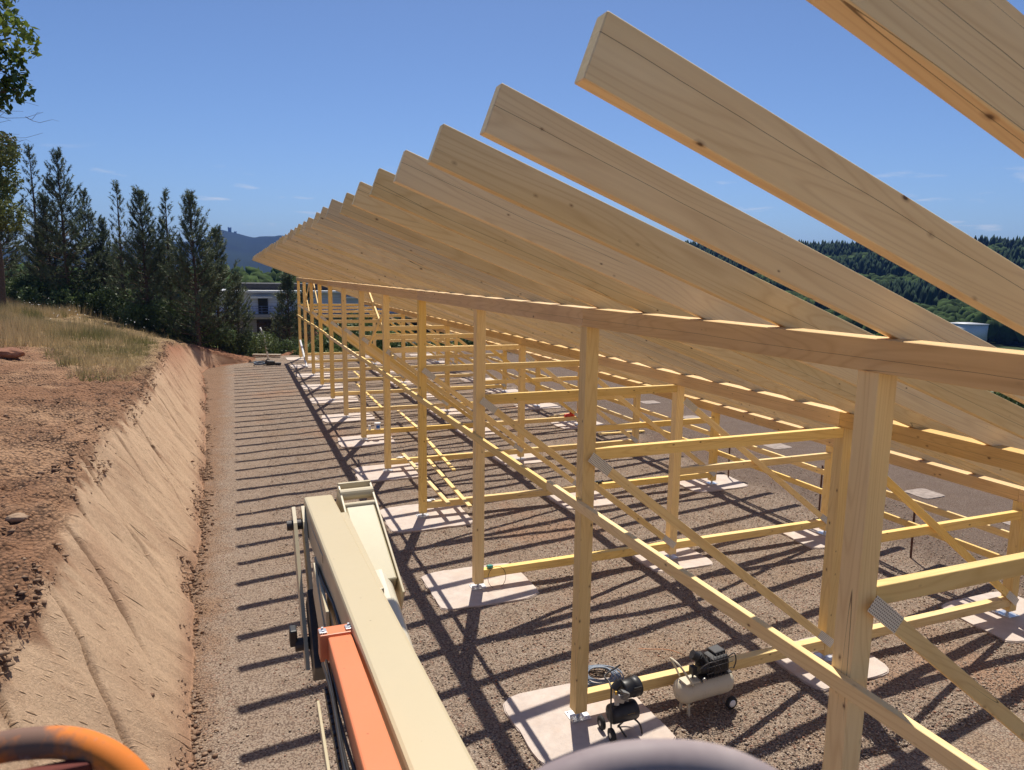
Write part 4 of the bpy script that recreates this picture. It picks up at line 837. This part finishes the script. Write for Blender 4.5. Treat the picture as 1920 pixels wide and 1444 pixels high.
# near oak at the left edge (its trunk stands out of the picture)
ox, oy = -9.65, 21.8; oz = gz(ox, oy)
bl = [(5.0, -.9, 7.9, .60), (4.75, -.8, 7.2, .55), (5.05, -1.0, 6.75, .38), (4.3, -.9, 6.55, .6), (4.6, -.6, 8.6, .6), (4.2, -.3, 9.3, .8), (3.6, -.6, 8.2, .9), (3.4, -.4, 7.2, .9), (3.0, 0, 6.4, .8), (3.9, .3, 10, .8)] + [(rg.normal(0, 2.0) - .3, rg.normal(0, 2), rg.uniform(5.8, 11), rg.uniform(.8, 1.4)) for _ in range(24)]
brs = [(np.array([[0, 0, 4.2], [b_[0] * .45, b_[1] * .45, b_[2] - 1.0], [b_[0], b_[1], b_[2]]]), np.array([.14, .07, .02])) for b_ in bl]
for k in range(16):   # bare twigs hanging out below the crown
    a = rg.uniform(-.25, .15); L = rg.uniform(3.2, 4.5); p0 = np.array([1.0, -.3, 5.75 + .05 * k]); s_ = np.linspace(0, 1, 12)
    P = p0 + np.c_[s_ * L * math.cos(a), s_ * L * math.sin(a) + .1 * np.sin(s_ * 7 + k), .16 * np.sin(s_ * 9 + k) * s_ + rg.uniform(-.9, .1) * s_ + rg.uniform(.0, .7) * s_ ** 3]; brs.append((P, np.linspace(.016, .003, 12)))
    for _ in range(5):
        j_ = int(rg.integers(5, 11)); u2 = np.linspace(0, 1, 6); L2 = rg.uniform(.3, .9); a2 = rg.uniform(-.9, .9)
        brs.append((P[j_] + np.c_[u2 * L2 * math.cos(a2), u2 * 0 + .05 * np.sin(u2 * 5), u2 * L2 * math.sin(a2) + .06 * np.sin(u2 * 6 + k)], np.linspace(.007, .002, 6)))
ok = leafy(bl, 26000, .095, (.045, .08, .02), 81, (np.array([[0, 0, 0], [.1, 0, 3], [0, 0, 6], [0, .2, 9.5]]), np.array([.34, .28, .2, .08])), brs, (.15, .20, .035))
tree_obj('oak_tree', ok, (ox, oy, oz), 0, 'dark green oak reaching in at the top left corner', 'tree', None, LEAF)

# meadow grass on the field
n = 46000; gx = rg.uniform(-19, -2.0, n); gy = rg.uniform(19, 56, n); edge = 21 + 3 * fbm(gx / 2, gy / 2, 3, 91) + np.maximum(0, -gx - 3.3) * 2.2
keep = (gy > edge) & (gx < toe(gy) - 1.55 - .5 * vnoise(gx * 2, gy * 2, 4)) & ((gy < 44 + .9 * (-gx)) | (rg.uniform(0, 1, n) < .2)) & ~((gy > 33) & (gy > 30 + 1.5 * (-gx - 1)) & (gx > -9) & (rg.uniform(0, 1, n) < .85)) & (vnoise(gx * .8, gy * .8, 7) > .22)
gx, gy = gx[keep], gy[keep]; n = len(gx); gh = rg.uniform(.18, .55, n) * (.6 + .9 * vnoise(gx * .35, gy * .35, 8)); gh *= np.interp(gx, [-7, -3], [1.25, .6])
base = np.c_[gx, gy, top(gx, gy) + .18 * fbm(gx / 2.2, gy / 2.2, 4, 33) - .03]; K = 3; base = np.repeat(base, K, 0) + rg.normal(0, .05, (n * K, 3)) * [1, 1, 0]; hh = np.repeat(gh, K) * rg.uniform(.6, 1.1, n * K)
an = rg.uniform(0, 6.28, n * K); sv = np.c_[np.cos(an), np.sin(an), an * 0] * .011; tp = base + np.c_[rg.normal(0, .10, n * K), rg.normal(0, .10, n * K), hh]
v = np.stack([base - sv, base + sv, tp], 1).reshape(-1, 3); mx_ = np.repeat(np.clip(fbm(gx / 1.8, gy / 1.8, 3, 92) * 1.8 + .35, 0, 1), K)[:, None]; cg = np.array([.20, .195, .075]) * mx_ + np.array([.52, .40, .22]) * (1 - mx_); cg = cg * rg.uniform(.7, 1.3, (n * K, 1))
tag(npmesh('meadow_grass', v, np.arange(len(v)).reshape(-1, 3), GRASS, np.repeat(cg, 3, 0)), kind='stuff')
# white umbels
n = 130; ux_ = rg.uniform(-17, -4, n); uy_ = rg.uniform(34, 54, n); P = np.c_[ux_, uy_, top(ux_, uy_) + rg.uniform(.45, .95, n)]; k_ = rg.uniform(.02, .045, n)
hx = np.array([[math.cos(a), math.sin(a), 0] for a in [math.pi / 3 * j for j in range(6)]] + [[0, 0, .35]]); V = P[:, None] + hx[None] * k_[:, None, None]; F = np.array([[6, j, (j + 1) % 6] for j in range(6)])
tag(npmesh('white_umbels', V.reshape(-1, 3), (F[None] + np.arange(n)[:, None, None] * 7).reshape(-1, 3), WHITE), kind='stuff')

# woodland masses: many small crowns
def woods(name, P, hgt, rad, cols, conifer, seed):
    r = np.random.default_rng(seed); n = len(P); th_ = np.linspace(0, 2 * np.pi, 8, endpoint=False)
    pr_ = np.where(conifer[:, None], np.array([[.45, 1.0, .72, .42]]), np.array([[.7, 1.0, .92, .55]])); hz_ = np.where(conifer[:, None], np.array([[.05, .2, .5, .78]]), np.array([[.2, .45, .72, .92]]))
    a = th_[None, None] + r.uniform(0, 6.28, (n, 1, 1)); rr = pr_[..., None] * rad[:, None, None] * r.uniform(.68, 1.28, (n, 4, 8)); z = hz_[..., None] * hgt[:, None, None] + r.normal(0, .05, (n, 4, 8)) * hgt[:, None, None]
    V = np.stack([rr * np.cos(a), rr * np.sin(a), z], -1).reshape(n, 32, 3); V = np.concatenate([V, np.stack([np.zeros(n), np.zeros(n), hgt], 1)[:, None]], 1) + P[:, None]
    F = [[i * 8 + k, i * 8 + (k + 1) % 8, (i + 1) * 8 + (k + 1) % 8] for i in range(3) for k in range(8)] + [[i * 8 + k, (i + 1) * 8 + (k + 1) % 8, (i + 1) * 8 + k] for i in range(3) for k in range(8)] + [[24 + k, 24 + (k + 1) % 8, 32] for k in range(8)]
    F = np.array(F)[None] + np.arange(n)[:, None, None] * 33; cv = np.repeat(cols[:, None], 33, 1) * r.uniform(.75, 1.25, (n, 33, 1))
    return tag(npmesh(name, V.reshape(-1, 3), F.reshape(-1, 3), FARF, cv.reshape(-1, 3)), kind='stuff')
n = 9500; az = np.radians(rg.uniform(22, 62, n)); rr = np.sqrt(rg.uniform(215 ** 2, 560 ** 2, n)); P = np.c_[rr * np.sin(az), rr * np.cos(az)]; P = np.c_[P, low(P[:, 0], P[:, 1]) - 1 + fbm(P[:, 0] / 30, P[:, 1] / 30, 3, 3) * 2]
con = (fbm(P[:, 0] / 50, P[:, 1] / 50, 2, 15) > np.interp(rr, [215, 330, 400], [.6, .1, -.4])); rad = np.where(con, rg.uniform(1.4, 2.5, n), rg.uniform(1.8, 3.4, n)); hg = np.where(con, rg.uniform(8, 13, n), rg.uniform(6, 9, n))
cc = np.where(con[:, None], np.array([[.022, .042, .024]]), np.array([[.040, .068, .022]])) * rg.uniform(.7, 1.3, (n, 1)); woods('hill_forest', P, hg, rad, cc, con, 5)
n = 900; az = np.radians(rg.uniform(-30, 24, n)); rr = rg.uniform(118, 230, n); P = np.c_[rr * np.sin(az), rr * np.cos(az)]; P = np.c_[P, low(P[:, 0], P[:, 1]) - 1.5]
cc = np.array([[.045, .075, .025]]) * rg.uniform(.6, 1.3, (n, 1)); woods('valley_woodland', P, rg.uniform(6.5, 11, n), rg.uniform(1.5, 2.8, n), cc, rg.uniform(0, 1, n) < .25, 6)
n = 700; yy = rg.uniform(14, 110, n); xx = rg.uniform(38, 75, n) + np.maximum(0, yy - 60) * .3; P = np.c_[xx, yy, low(xx, yy) - 1]; cc = np.array([[.06, .105, .03]]) * rg.uniform(.6, 1.3, (n, 1)); woods('slope_woodland', P, rg.uniform(3.0, 5.2, n), rg.uniform(1.2, 2.2, n), cc, rg.uniform(0, 1, n) < .1, 8)

# ---------------------------------------------------------------- haze
hz = MB(); hz.box((0, 1950, 65), (7000, 4400, 260)); g = NT('haze_air'); vol = g.n('VolumePrincipled'); vol.inputs['Color'].default_value = (.18, .38, 1.0, 1); vol.inputs['Density'].default_value = 0.00014; vol.inputs['Anisotropy'].default_value = 0.0
g.t.nodes.remove(g.b); g.l(vol.outputs[0], g.out.inputs['Volume'])
tag(hz.build('haze', g.m), kind='stuff')
